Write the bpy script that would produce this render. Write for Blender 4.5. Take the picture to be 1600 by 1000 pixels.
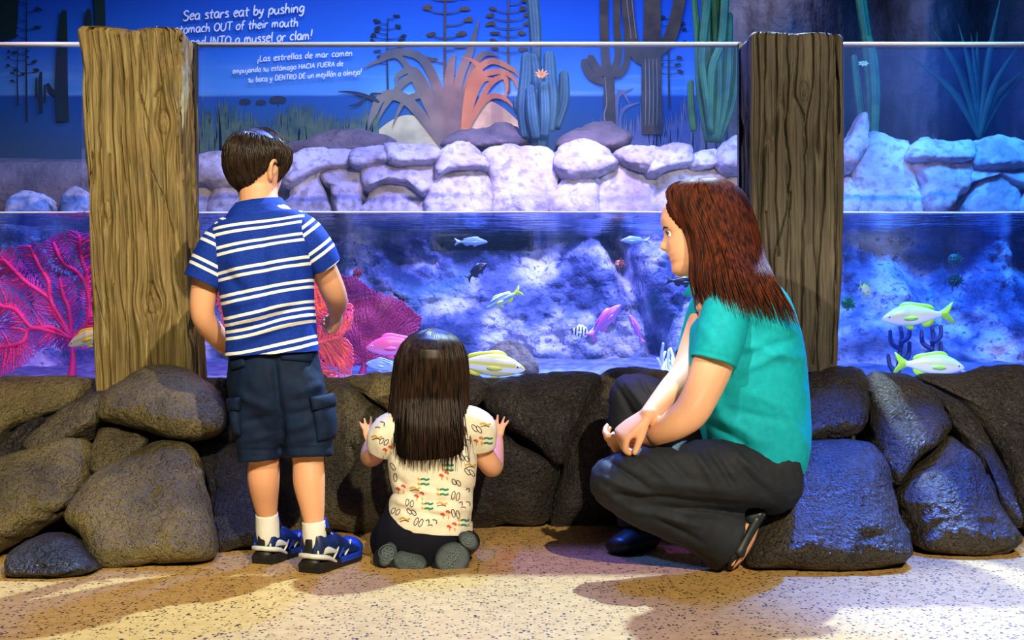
import bpy, bmesh, math, random
import numpy as np
from mathutils import Vector, Matrix

# ------------------------------------------------------------------ camera, world, lights, exposure
for o in list(bpy.data.objects):
    bpy.data.objects.remove(o)
SC = bpy.context.scene
COL = SC.collection
FPX = 1800.0                      # focal length in pixels of the 1600 px wide frame
CAMZ = 0.66                       # lens height, a photographer sitting on the floor
PITCH = math.atan((500 - 490) / FPX)

cam_d = bpy.data.cameras.new('camera')
cam_d.sensor_width = 36.0
cam_d.lens = 36.0 * FPX / 1600.0
cam_d.clip_start = 0.05
cam = bpy.data.objects.new('camera', cam_d)
COL.objects.link(cam)
cam.location = (0, 0, CAMZ)
cam.rotation_euler = (math.pi / 2 - PITCH, 0, 0)
SC.camera = cam

vs = SC.view_settings
vs.view_transform = 'Standard'
vs.look = 'None'
vs.gamma = 1.0
vs.use_curve_mapping = False
vs.exposure = 0.0

w = bpy.data.worlds.new('dim_room')
SC.world = w
w.use_nodes = True
w.node_tree.nodes['Background'].inputs[0].default_value = (0.12, 0.25, 1.0, 1)
w.node_tree.nodes['Background'].inputs[1].default_value = 0.025
SC.cycles.max_bounces = 6
SC.cycles.transparent_max_bounces = 16
SC.cycles.caustics_reflective = False
SC.cycles.caustics_refractive = False
SC.cycles.sample_clamp_indirect = 4.0


def lamp(name, kind, loc, target, energy, color, size=0.1, spot=60, blend=0.4, size_y=None):
    d = bpy.data.lights.new(name, kind)
    d.energy = energy
    d.color = color
    if kind == 'AREA':
        d.size = size
        if size_y:
            d.shape = 'RECTANGLE'
            d.size_y = size_y
    else:
        d.shadow_soft_size = size
    if kind == 'SPOT':
        d.spot_size = math.radians(spot)
        d.spot_blend = blend
    o = bpy.data.objects.new(name, d)
    COL.objects.link(o)
    o.location = loc
    o.rotation_euler = (Vector(target) - Vector(loc)).to_track_quat('-Z', 'Y').to_euler()
    return o


# warm gallery spots behind the photographer
lamp('gallery_spot', 'SPOT', (1.25, -0.9, 2.9), (-0.1, 3.2, 0.45), 980, (1.0, 0.85, 0.64), 0.03, 58, 0.5)
lamp('gallery_spot_left', 'SPOT', (-0.55, -0.2, 2.75), (-1.2, 3.3, 0.55), 430, (1.0, 0.88, 0.56), 0.05, 40, 0.8)
lamp('gallery_spot_face', 'SPOT', (-1.5, 0.4, 2.7), (0.48, 3.0, 0.85), 620, (1.0, 0.86, 0.68), 0.03, 14, 0.6)
# cool white spots on the truss above the tank, shining over the glass onto the visitors and the floor
lamp('tank_truss_spot', 'SPOT', (0.78, 4.6, 3.25), (0.0, 2.55, 0.0), 1350, (0.50, 0.76, 1.0), 0.035, 62, 0.3)
lamp('tank_truss_spot_right', 'SPOT', (2.2, 4.2, 2.6), (1.75, 2.5, 0.0), 620, (0.42, 0.64, 1.0), 0.06, 44, 0.7)
lamp('tank_truss_spot_blue', 'SPOT', (1.55, 4.0, 2.5), (1.38, 3.35, 0.38), 1350, (0.02, 0.13, 1.0), 0.06, 44, 0.5)
lamp('tank_truss_spot_blue_left', 'SPOT', (-0.35, 4.0, 2.5), (-0.4, 3.25, 0.3), 300, (0.03, 0.14, 1.0), 0.06, 46, 0.5)
lamp('tank_truss_spot_violet', 'SPOT', (0.15, 4.0, 2.5), (0.22, 3.4, 0.0), 120, (0.35, 0.05, 1.0), 0.05, 26, 0.6)
# aquarium lamps over the water
lamp('tank_lamp_left', 'AREA', (-1.55, 4.1, 2.3), (-1.5, 4.4, 0.3), 9, (0.06, 0.16, 1.0), 0.6, size_y=0.3)
lamp('tank_lamp_violet', 'AREA', (-0.1, 4.15, 2.3), (0.0, 4.6, 0.3), 55, (0.16, 0.20, 1.0), 0.9, size_y=0.3)
lamp('tank_lamp_white', 'SPOT', (0.3, 3.95, 2.5), (0.2, 4.75, 0.75), 470, (0.52, 0.45, 1.0), 0.1, 66, 0.9)
lamp('tank_lamp_right', 'AREA', (1.75, 4.1, 2.3), (1.8, 4.6, 0.3), 70, (0.02, 0.22, 1.0), 0.8, size_y=0.3)
lamp('coral_spot', 'SPOT', (-1.45, 3.8, 2.2), (-1.6, 4.15, 0.6), 90, (1.0, 0.22, 0.75), 0.05, 50, 0.6)
lamp('coral_spot_middle', 'SPOT', (-0.5, 3.8, 2.2), (-0.75, 4.05, 0.6), 110, (1.0, 0.32, 0.45), 0.05, 30, 0.6)
# added blue fills on the bank, then cave and mural lamps
lamp('bank_blue_fill_right', 'SPOT', (2.0, 4.2, 2.5), (2.0, 5.0, 1.0), 230, (0.03, 0.25, 1.0), 0.1, 54, 0.7)  # unseen fill, added to turn the right bank stones blue
lamp('bank_blue_fill_left', 'SPOT', (-2.1, 4.3, 2.5), (-2.1, 5.4, 1.3), 110, (0.02, 0.2, 1.0), 0.1, 66, 0.8)  # unseen fill, added for the deep blue haze over the left bank
lamp('mural_dune_spot', 'SPOT', (-0.95, 5.0, 2.6), (-0.56, 6.3, 1.62), 60, (1.0, 0.95, 0.75), 0.04, 26, 0.9)
lamp('cave_lamp', 'SPOT', (1.0, 4.7, 3.0), (1.36, 5.8, 2.3), 60, (0.85, 0.78, 0.9), 0.05, 24, 0.7)
lamp('mural_lamp', 'AREA', (-0.15, 5.0, 3.1), (-0.15, 6.2, 1.8), 46, (0.42, 0.58, 1.0), 2.4, size_y=0.2)
lamp('mural_sunset_spot', 'SPOT', (-0.95, 4.85, 2.5), (-0.16, 6.3, 1.78), 190, (1.0, 0.33, 0.22), 0.04, 24, 0.9)


# ------------------------------------------------------------------ small maths helpers
def P(px, py, Y):
    """world point that lies Y metres into the room on the sight line of a photo pixel"""
    cx, cy = (px - 800) / FPX, (500 - py) / FPX
    dy = math.cos(PITCH) + cy * math.sin(PITCH)
    dz = -math.sin(PITCH) + cy * math.cos(PITCH)
    t = Y / dy
    return np.array((cx * t, Y, CAMZ + dz * t))


def floorY(py):
    return CAMZ / math.tan(math.atan((py - 500) / FPX) + PITCH)


def M_(Y):
    return Y / FPX


def lerp(a, b, t):
    return a + (b - a) * t


def _hash(i):
    i = (i ^ 61) ^ (i >> 16)
    i = (i * 9) & 0xffffffff
    i = i ^ (i >> 4)
    i = (i * 0x27d4eb2d) & 0xffffffff
    return (i ^ (i >> 15)) & 0xffffffff


def vn(p):
    """value noise, p (N,3) -> -1..1"""
    p = np.asarray(p, float)
    f = np.floor(p)
    i = f.astype(np.int64)
    u = p - f
    u = u * u * u * (u * (u * 6 - 15) + 10)
    out = np.zeros(len(p))
    for dx in (0, 1):
        for dy in (0, 1):
            for dz in (0, 1):
                h = _hash(((i[:, 0] + dx) * 73856093 ^ (i[:, 1] + dy) * 19349663 ^ (i[:, 2] + dz) * 83492791) & 0xffffffff)
                wgt = (u[:, 0] if dx else 1 - u[:, 0]) * (u[:, 1] if dy else 1 - u[:, 1]) * (u[:, 2] if dz else 1 - u[:, 2])
                out += wgt * (h / 2147483648.0 - 1)
    return out


def fbm(p, octv=4, gain=0.5):
    p = np.asarray(p, float)
    s, a = np.zeros(len(p)), 1.0
    for k in range(octv):
        s += a * vn(p + 17.3 * k)
        p = p * 2.03
        a *= gain
    return s


def spline(pts, k=6, closed=False):
    """Catmull-Rom through rows of any width"""
    p = np.asarray(pts, float)
    n = len(p)
    out = []
    rng = range(n) if closed else range(n - 1)
    for i in rng:
        if closed:
            a, b, c, d = p[(i - 1) % n], p[i], p[(i + 1) % n], p[(i + 2) % n]
        else:
            a, b, c, d = p[max(i - 1, 0)], p[i], p[i + 1], p[min(i + 2, n - 1)]
        for j in range(k):
            t = j / k
            out.append(0.5 * ((2 * b) + (c - a) * t + (2 * a - 5 * b + 4 * c - d) * t * t + (3 * b - a - 3 * c + d) * t ** 3))
    if not closed:
        out.append(p[-1])
    return np.array(out)


def resample(p, n, closed=True):
    q = np.vstack([p, p[:1]]) if closed else p
    d = np.r_[0, np.cumsum(np.linalg.norm(np.diff(q, axis=0), axis=1))]
    t = np.linspace(0, d[-1], n + 1)[:-1] if closed else np.linspace(0, d[-1], n)
    return np.stack([np.interp(t, d, q[:, c]) for c in range(q.shape[1])], 1)


def interp_table(tab, x):
    tab = np.asarray(tab, float)
    return np.stack([np.interp(x, tab[:, 0], tab[:, c]) for c in range(1, tab.shape[1])], -1)


def in_poly(pt, poly):
    x, y = pt[:, 0], pt[:, 1]
    r = np.zeros(len(pt), bool)
    n = len(poly)
    j = n - 1
    for i in range(n):
        xi, yi = poly[i]
        xj, yj = poly[j]
        c = ((yi > y) != (yj > y)) & (x < (xj - xi) * (y - yi) / (yj - yi + 1e-12) + xi)
        r ^= c
        j = i
    return r


# ------------------------------------------------------------------ object helpers
ROOTLOC = {}


def mk(name, V, F, mat=None, parent=None, smooth=True, attrs=None):
    me = bpy.data.meshes.new(name)
    V = np.asarray(V, float)
    me.from_pydata(V.tolist(), [], [list(map(int, f)) for f in F])
    if smooth:
        me.polygons.foreach_set('use_smooth', np.ones(len(me.polygons), bool))
    me.update()
    return link(name, me, mat, parent, attrs)


def link(name, me, mat=None, parent=None, attrs=None):
    o = bpy.data.objects.new(name, me)
    COL.objects.link(o)
    if mat:
        me.materials.append(mat)
    for k, v in (attrs or {}).items():
        v = np.asarray(v, np.float32)
        if v.ndim == 1:
            a = me.attributes.new(k, 'FLOAT', 'POINT')
            a.data.foreach_set('value', v)
        else:
            a = me.attributes.new(k, 'FLOAT_VECTOR', 'POINT')
            a.data.foreach_set('vector', v.ravel())
    if parent:
        put(o, parent)
    return o


def put(o, parent):
    o.parent = parent
    loc = ROOTLOC.get(parent.name)
    if loc is not None:
        o.matrix_parent_inverse = Matrix.Translation(-Vector(loc))


def tag(o, label=None, cat=None, group=None, kind=None):
    if label:
        o['label'] = label
    if cat:
        o['category'] = cat
    if group:
        o['group'] = group
    if kind:
        o['kind'] = kind
    return o


def thing(name, loc, label, cat, group=None, kind=None):
    o = bpy.data.objects.new(name, None)
    COL.objects.link(o)
    o.empty_display_size = 0.05
    o.location = tuple(loc)
    ROOTLOC[o.name] = tuple(loc)
    return tag(o, label, cat, group, kind)


def box(c, s, bev=0.0):
    """bevel-less box as verts, faces"""
    c, s = np.asarray(c, float), np.asarray(s, float) / 2
    V = np.array([(x, y, z) for x in (-1, 1) for y in (-1, 1) for z in (-1, 1)]) * s + c
    F = [(0, 1, 3, 2), (4, 6, 7, 5), (0, 4, 5, 1), (2, 3, 7, 6), (0, 2, 6, 4), (1, 5, 7, 3)]
    return V, F


def join(parts):
    V, F, k = [], [], 0
    for v, f in parts:
        V.append(np.asarray(v, float))
        F += [[i + k for i in q] for q in f]
        k += len(v)
    return np.vstack(V), F


def grid_faces(nr, nc, closed_c=False):
    F = []
    for r in range(nr - 1):
        for c in range(nc if closed_c else nc - 1):
            c2 = (c + 1) % nc
            F.append((r * nc + c, r * nc + c2, (r + 1) * nc + c2, (r + 1) * nc + c))
    return F


def tube(pts, rad, ref=(1, 0, 0), n=16, k=5, cap=(1, 1), sq=1.0, cuff=None):
    """lofted tube. pts rows of xyz; rad rows of (a,b): half size along ref and across it.
    cap 1 = rounded end, 0 = flat. cuff: fold the last end inwards by this many metres."""
    pts = np.asarray(pts, float)
    rad = np.asarray(rad, float)
    if rad.ndim == 1:
        rad = np.stack([rad, rad], 1)
    q = spline(np.hstack([pts, rad]), k)
    p, r = q[:, :3], np.maximum(q[:, 3:5], 1e-4)
    T = np.gradient(p, axis=0)
    T /= np.linalg.norm(T, axis=1)[:, None] + 1e-12
    A = np.asarray(ref, float)[None] - (T @ np.asarray(ref, float))[:, None] * T
    A /= np.linalg.norm(A, axis=1)[:, None] + 1e-12
    B = np.cross(T, A)
    rows = []

    def ring(c, a, b, ra, rb):
        th = np.linspace(0, 2 * math.pi, n, endpoint=False)
        cs, sn = np.cos(th), np.sin(th)
        if sq != 1.0:
            cs, sn = np.sign(cs) * np.abs(cs) ** sq, np.sign(sn) * np.abs(sn) ** sq
        return c + np.outer(cs * ra, a) + np.outer(sn * rb, b)
    if cap[0]:
        m = min(r[0])
        for t in (0.15, 0.45, 0.75):
            a = t * math.pi / 2
            rows.append(ring(p[0] - T[0] * m * math.cos(a) * cap[0], A[0], B[0], r[0][0] * math.sin(a), r[0][1] * math.sin(a)))
    for i in range(len(p)):
        rows.append(ring(p[i], A[i], B[i], r[i][0], r[i][1]))
    if cuff:
        e = len(p) - 1
        rows.append(ring(p[e] - T[e] * 0.001, A[e], B[e], r[e][0] * 0.9, r[e][1] * 0.9))
        rows.append(ring(p[e] - T[e] * cuff, A[e], B[e], r[e][0] * 0.82, r[e][1] * 0.82))
    elif cap[1]:
        m = min(r[-1])
        for t in (0.75, 0.45, 0.15):
            a = t * math.pi / 2
            rows.append(ring(p[-1] + T[-1] * m * math.cos(a) * cap[1], A[-1], B[-1], r[-1][0] * math.sin(a), r[-1][1] * math.sin(a)))
    V = np.vstack(rows)
    F = grid_faces(len(rows), n, True)
    F = [f[::-1] for f in F]
    F.append(list(range(n)))
    F.append(list(range(len(V) - n, len(V)))[::-1])
    return V, F


def ball(c, r, nu=16, nv=10, R=None):
    r = np.broadcast_to(np.asarray(r, float), (3,))
    V = []
    for i in range(nv + 1):
        a = math.pi * (i + (0.02 if i == 0 else -0.02 if i == nv else 0)) / nv
        for j in range(nu):
            b = 2 * math.pi * j / nu
            V.append((math.sin(a) * math.cos(b), math.sin(a) * math.sin(b), math.cos(a)))
    V = np.array(V) * r
    if R is not None:
        V = V @ np.asarray(R, float).T
    V = V + np.asarray(c, float)
    F = [f[::-1] for f in grid_faces(nv + 1, nu, True)]
    F = [f[::-1] for f in F]
    F.append(list(range(nu))[::-1])
    F.append(list(range(len(V) - nu, len(V))))
    return V, F


def blob(parts, voxel, smooth=6, factor=0.5):
    """merge overlapping closed shapes into one continuous skin; returns (mesh, verts, normals)"""
    V, F = join(parts)
    me = bpy.data.meshes.new('tmp')
    me.from_pydata(V.tolist(), [], F)
    bm = bmesh.new()
    bm.from_mesh(me)
    bmesh.ops.recalc_face_normals(bm, faces=bm.faces)
    bm.to_mesh(me)
    bm.free()
    o = bpy.data.objects.new('tmp', me)
    COL.objects.link(o)
    m = o.modifiers.new('r', 'REMESH')
    m.mode = 'VOXEL'
    m.voxel_size = voxel
    m.use_smooth_shade = True
    if smooth:
        s = o.modifiers.new('s', 'SMOOTH')
        s.factor = factor
        s.iterations = smooth
    dg = bpy.context.evaluated_depsgraph_get()
    res = bpy.data.meshes.new_from_object(o.evaluated_get(dg))
    bpy.data.objects.remove(o)
    bpy.data.meshes.remove(me)
    res.materials.clear()
    return res


def mverts(me):
    a = np.empty(len(me.vertices) * 3, np.float32)
    me.vertices.foreach_get('co', a)
    return a.reshape(-1, 3).astype(float)


def mnorms(me):
    a = np.empty(len(me.vertices) * 3, np.float32)
    me.vertices.foreach_get('normal', a)
    return a.reshape(-1, 3).astype(float)


def set_verts(me, V):
    me.vertices.foreach_set('co', np.asarray(V, np.float32).ravel())
    me.update()


def segdist(V, a, b):
    a, b = np.asarray(a, float), np.asarray(b, float)
    d = b - a
    t = np.clip(((V - a) @ d) / (d @ d + 1e-12), 0, 1)
    return np.linalg.norm(V - (a + t[:, None] * d), axis=1), t


def proj(V):
    V = np.atleast_2d(np.asarray(V, float))
    y, z = V[:, 1], V[:, 2] - CAMZ
    dep = y * math.cos(PITCH) - z * math.sin(PITCH)
    up = y * math.sin(PITCH) + z * math.cos(PITCH)
    return np.stack([800 + V[:, 0] / dep * FPX, 500 - up / dep * FPX], 1)


def folds(me, lst, noise=None):
    """push cloth along its normals: ridges (amp>0) or creases (amp<0) along lines drawn on the visible side"""
    V, N = mverts(me), mnorms(me)
    h = np.zeros(len(V))
    q = proj(V)
    vis = np.clip(0.35 - N[:, 1], 0, 1) / 0.6
    vis = np.clip(vis, 0, 1)
    for a, b, amp, wd in lst:
        pa, pb = proj(a)[0], proj(b)[0]
        d, t = segdist(q, pa, pb)
        d = d * M_(np.asarray(a)[1])
        taper = np.sin(math.pi * np.clip(t * .9 + .05, 0, 1)) ** .6
        h += 1.5 * amp * np.exp(-(d / wd) ** 2) * taper * vis
    if noise:
        for amp, sc in noise:
            h += amp * fbm(V * np.asarray(sc), 2)
    set_verts(me, V + N * h[:, None])


# ------------------------------------------------------------------ materials
MATS = {}


def pm(name, col, rough=0.5, col2=None, scale=8.0, detail=4, bump=None, metal=0.0, spec=0.5, coat=0.0,
       stretch=(1, 1, 1), contrast=(0.35, 0.65), sss=0.0, sheen=0.0, alpha=None, trans=0.0):
    """principled material; col/col2 mixed by noise; bump = list of (kind, scale, strength, distance)"""
    if name in MATS:
        return MATS[name]
    m = bpy.data.materials.new(name)
    m.use_nodes = True
    nt = m.node_tree
    b = nt.nodes['Principled BSDF']
    b.inputs['Base Color'].default_value = (*col, 1)
    b.inputs['Roughness'].default_value = rough
    b.inputs['Metallic'].default_value = metal
    b.inputs['Specular IOR Level'].default_value = spec
    b.inputs['Coat Weight'].default_value = coat
    if sss:
        b.inputs['Subsurface Weight'].default_value = sss
        b.inputs['Subsurface Radius'].default_value = (0.012, 0.005, 0.003)
        b.inputs['Subsurface Scale'].default_value = 1.0
    if sheen:
        b.inputs['Sheen Weight'].default_value = sheen
    tc = nt.nodes.new('ShaderNodeTexCoord')
    mp = nt.nodes.new('ShaderNodeMapping')
    mp.inputs['Scale'].default_value = stretch
    nt.links.new(tc.outputs['Object'], mp.inputs['Vector'])
    if col2:
        n = nt.nodes.new('ShaderNodeTexNoise')
        n.inputs['Scale'].default_value = scale
        n.inputs['Detail'].default_value = detail
        nt.links.new(mp.outputs[0], n.inputs['Vector'])
        r = nt.nodes.new('ShaderNodeValToRGB')
        r.color_ramp.elements[0].position = contrast[0]
        r.color_ramp.elements[0].color = (*col, 1)
        r.color_ramp.elements[1].position = contrast[1]
        r.color_ramp.elements[1].color = (*col2, 1)
        nt.links.new(n.outputs['Fac'], r.inputs['Fac'])
        nt.links.new(r.outputs['Color'], b.inputs['Base Color'])
    prev = None
    for kind, sc, st, dist in (bump or []):
        if kind == 'voronoi':
            t = nt.nodes.new('ShaderNodeTexVoronoi')
            out = t.outputs['Distance']
        else:
            t = nt.nodes.new('ShaderNodeTexNoise')
            t.inputs['Detail'].default_value = 5
            out = t.outputs['Fac']
        t.inputs['Scale'].default_value = sc
        nt.links.new(mp.outputs[0], t.inputs['Vector'])
        bp = nt.nodes.new('ShaderNodeBump')
        bp.inputs['Strength'].default_value = st
        bp.inputs['Distance'].default_value = dist
        nt.links.new(out, bp.inputs['Height'])
        if prev:
            nt.links.new(prev.outputs[0], bp.inputs['Normal'])
        prev = bp
    if prev:
        nt.links.new(prev.outputs[0], b.inputs['Normal'])
    MATS[name] = m
    return m


class NT:
    """tiny helper to write node graphs"""
    def __init__(self, m):
        m.use_nodes = True
        self.m, self.t = m, m.node_tree
        self.bsdf = self.t.nodes.get('Principled BSDF')
        self.out = [n for n in self.t.nodes if n.type == 'OUTPUT_MATERIAL'][0]

    def n(self, kind, **kw):
        nd = self.t.nodes.new('ShaderNode' + kind)
        for k, v in kw.items():
            setattr(nd, k, v)
        return nd

    def l(self, a, b):
        self.t.links.new(a, b)

    def val(self, x, sock):
        if isinstance(x, (int, float)):
            sock.default_value = x
        elif isinstance(x, tuple):
            sock.default_value = x
        else:
            self.l(x, sock)

    def math(self, op, a, b=0.0, c=None, clamp=False):
        nd = self.n('Math', operation=op, use_clamp=clamp)
        self.val(a, nd.inputs[0])
        self.val(b, nd.inputs[1])
        if c is not None:
            self.val(c, nd.inputs[2])
        return nd.outputs[0]

    def mix(self, f, a, b):
        nd = self.n('Mix', data_type='RGBA')
        self.val(f, nd.inputs[0])
        self.val(a if not isinstance(a, tuple) else (*a, 1), nd.inputs[6])
        self.val(b if not isinstance(b, tuple) else (*b, 1), nd.inputs[7])
        return nd.outputs[2]

    def attr(self, name):
        nd = self.n('Attribute', attribute_name=name)
        return nd

    def obj(self):
        return self.n('TexCoord').outputs['Object']

    def noise(self, vec, scale, detail=3):
        nd = self.n('TexNoise')
        nd.inputs['Scale'].default_value = scale
        nd.inputs['Detail'].default_value = detail
        self.l(vec, nd.inputs['Vector'])
        return nd

    def ramp(self, f, stops):
        nd = self.n('ValToRGB')
        e = nd.color_ramp.elements
        while len(e) < len(stops):
            e.new(0.5)
        for i, (p, c) in enumerate(stops):
            e[i].position = p
            e[i].color = (*c, 1)
        self.l(f, nd.inputs[0])
        return nd.outputs[0]

    def bump(self, h, strength, dist):
        nd = self.n('Bump')
        nd.inputs['Strength'].default_value = strength
        nd.inputs['Distance'].default_value = dist
        self.l(h, nd.inputs['Height'])
        self.l(nd.outputs[0], self.bsdf.inputs['Normal'])
        return nd


def newmat(name, rough=0.5, spec=0.5):
    m = bpy.data.materials.new(name)
    t = NT(m)
    t.bsdf.inputs['Roughness'].default_value = rough
    t.bsdf.inputs['Specular IOR Level'].default_value = spec
    MATS[name] = m
    return m, t
# ================================================================== the setting
YG = 3.70            # front face of the acrylic
ZW = 0.987           # water level
ZT = 1.526           # top of the panes
YB = 5.0             # back of the tank
YM = 6.3             # mural wall


def srgb(r, g, b):
    return tuple(((c / 255) / 12.92 if c / 255 <= 0.04045 else ((c / 255 + 0.055) / 1.055) ** 2.4) for c in (r, g, b))


# ---- floor: poured beige floor with dark chips
m, t = newmat('speckled_floor', 0.42, 0.4)
oc = t.obj()
vo = t.n('TexVoronoi', feature='F1')
vo.inputs['Scale'].default_value = 125
dn = t.noise(oc, 60, 2)
sc = t.n('Mix', data_type='VECTOR')
sc.inputs[0].default_value = 0.012
t.l(oc, sc.inputs[4])
t.l(dn.outputs['Color'], sc.inputs[5])
t.l(sc.outputs[1], vo.inputs['Vector'])
sep = t.n('SeparateColor')
t.l(vo.outputs['Color'], sep.inputs[0])
thr = t.math('MULTIPLY_ADD', sep.outputs[0], 0.73, -0.17)
chip = t.math('LESS_THAN', vo.outputs['Distance'], thr)
gate = t.math('GREATER_THAN', sep.outputs[1], 0.25)
chip = t.math('MULTIPLY', chip, gate)
base = t.ramp(t.noise(oc, 30, 4).outputs['Fac'], [(0.3, srgb(184, 144, 80)), (0.7, srgb(204, 166, 100))])
dark = t.ramp(sep.outputs[2], [(0.0, srgb(20, 18, 20)), (0.7, srgb(46, 34, 30)), (1.0, srgb(96, 70, 44))])
t.l(t.mix(chip, base, dark), t.bsdf.inputs['Base Color'])
t.bump(t.noise(oc, 260, 3).outputs['Fac'], 0.25, 0.002)
FLOOR_MAT = m
nx, ny = 30, 24
gx, gy = np.meshgrid(np.linspace(-4.2, 4.2, nx), np.linspace(-3.2, 3.95, ny))
V = np.stack([gx.ravel(), gy.ravel(), np.zeros(nx * ny)], 1)
Vb = V.copy()
Vb[:, 2] = -0.08
mk('floor', np.vstack([V, Vb]), grid_faces(ny, nx) + [[a + nx * ny for a in f[::-1]] for f in grid_faces(ny, nx)], FLOOR_MAT, smooth=False)
tag(bpy.data.objects['floor'], 'pale beige speckled floor with warm and white light pools', None, kind='structure')

# ---- rock materials
ROCK = pm('painted_rock', srgb(108, 98, 70), 0.38, srgb(66, 60, 46), 7, 6,
          bump=[('noise', 70, 1.0, 0.035), ('noise', 170, 0.9, 0.012)], spec=0.55)
ROCK_B = pm('painted_rock_olive', srgb(134, 120, 74), 0.4, srgb(84, 76, 50), 6, 6,
            bump=[('noise', 62, 1.0, 0.035), ('noise', 170, 0.9, 0.012)], spec=0.5)
ROCK_C = pm('painted_rock_dark', srgb(60, 54, 48), 0.34, srgb(34, 31, 30), 6, 6,
            bump=[('noise', 80, 1.0, 0.035), ('noise', 170, 0.9, 0.012)], spec=0.6)
ROCK_D = pm('painted_rock_brown', srgb(78, 70, 54), 0.34, srgb(44, 40, 34), 6, 6, bump=[('noise', 66, 1.0, 0.035), ('noise', 170, 0.9, 0.012)], spec=0.6)
CORE = pm('rock_core', srgb(40, 37, 33), 0.7, srgb(26, 24, 22), 9, bump=[('noise', 40, 0.6, 0.01)])


def stone(poly, Yt, Yb, bulge, mat, parent, seed, back=0.14, n=84, rings=20, full=0.5, amp=0.014, name='stone', up=0.2, fine=0.004, grow=1.0):
    q = resample(spline(np.array(poly, float), 6, True), n)
    q = q.mean(0) + (q - q.mean(0)) * grow
    py = q[:, 1]
    tt = (py - py.min()) / (np.ptp(py) + 1e-9)
    Q = np.array([P(a, b, lerp(Yt, Yb, c)) for (a, b), c in zip(q, tt)])
    C = Q.mean(0)
    N = np.array([0, -1.0, up])
    N /= np.linalg.norm(N)
    rows = []
    for side, dep in ((1, bulge), (-1, back)):
        seq = range(rings, 0, -1) if side == 1 else range(0, rings + 1)
        for k in seq:
            a = (k / rings) * math.pi / 2 * 0.985
            s, h = math.cos(a) ** full, math.sin(a) ** 0.8
            rows.append(C + (Q - C) * s + N * dep * h * side)
    V = np.vstack(rows)
    d = V - (C - N * 0.02)
    L = np.linalg.norm(d, axis=1)[:, None] + 1e-9
    o = np.array([seed * 3.1, seed * 1.7, seed * 0.9])
    h = fbm(V * 6 + o, 3) * amp + fbm(V * 26 + o, 3) * fine + fbm(V * 75 + o, 2) * fine * 0.4
    rid = 1 - np.abs(vn(V * 4.2 + o * 2))
    h = h - 0.6 * amp * np.clip(rid - 0.93, 0, 1) / 0.07
    V = V + d / L * h[:, None]
    V[:, 2] = np.maximum(V[:, 2], -0.012)
    F = grid_faces(2 * rings + 1, n, True)
    F = [f[::-1] for f in F]
    F.append(list(range(n)))
    F.append(list(range(len(V) - n, len(V)))[::-1])
    return mk(name, V, F, mat, parent)


# ---- rock ledge under the panes
xs = np.linspace(-2.6, 2.6, 90)
prof = [(3.76, 0.452), (3.66, 0.452), (3.60, 0.43), (3.56, 0.35), (3.52, 0.2), (3.48, -0.02), (3.76, -0.02)]
front = np.interp(xs, [-2.6, -1.2, -0.75, -0.3, 0.6, 0.9, 2.6], [-0.10, -0.10, 0.0, 0.13, 0.13, 0.02, -0.02])
V = []
for x, fo in zip(xs, front):
    for i, (y, z) in enumerate(prof):
        wgt = (0, 0, 0.25, 0.6, 0.85, 1, 0)[i]
        V.append((x, y + fo * wgt, z))
V = np.array(V)
h = fbm(V * 5, 3) * 0.015
msk = (V[:, 1] < 3.7)
V[msk, 1] += h[msk] - 0.0
F = []
npf = len(prof)
for i in range(len(xs) - 1):
    for j in range(npf):
        j2 = (j + 1) % npf
        F.append((i * npf + j, (i + 1) * npf + j, (i + 1) * npf + j2, i * npf + j2))
wall_front = mk('wall_front', V, F, CORE)
tag(wall_front, 'low sculpted boulder ledge under the aquarium glass', None, kind='structure')

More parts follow.
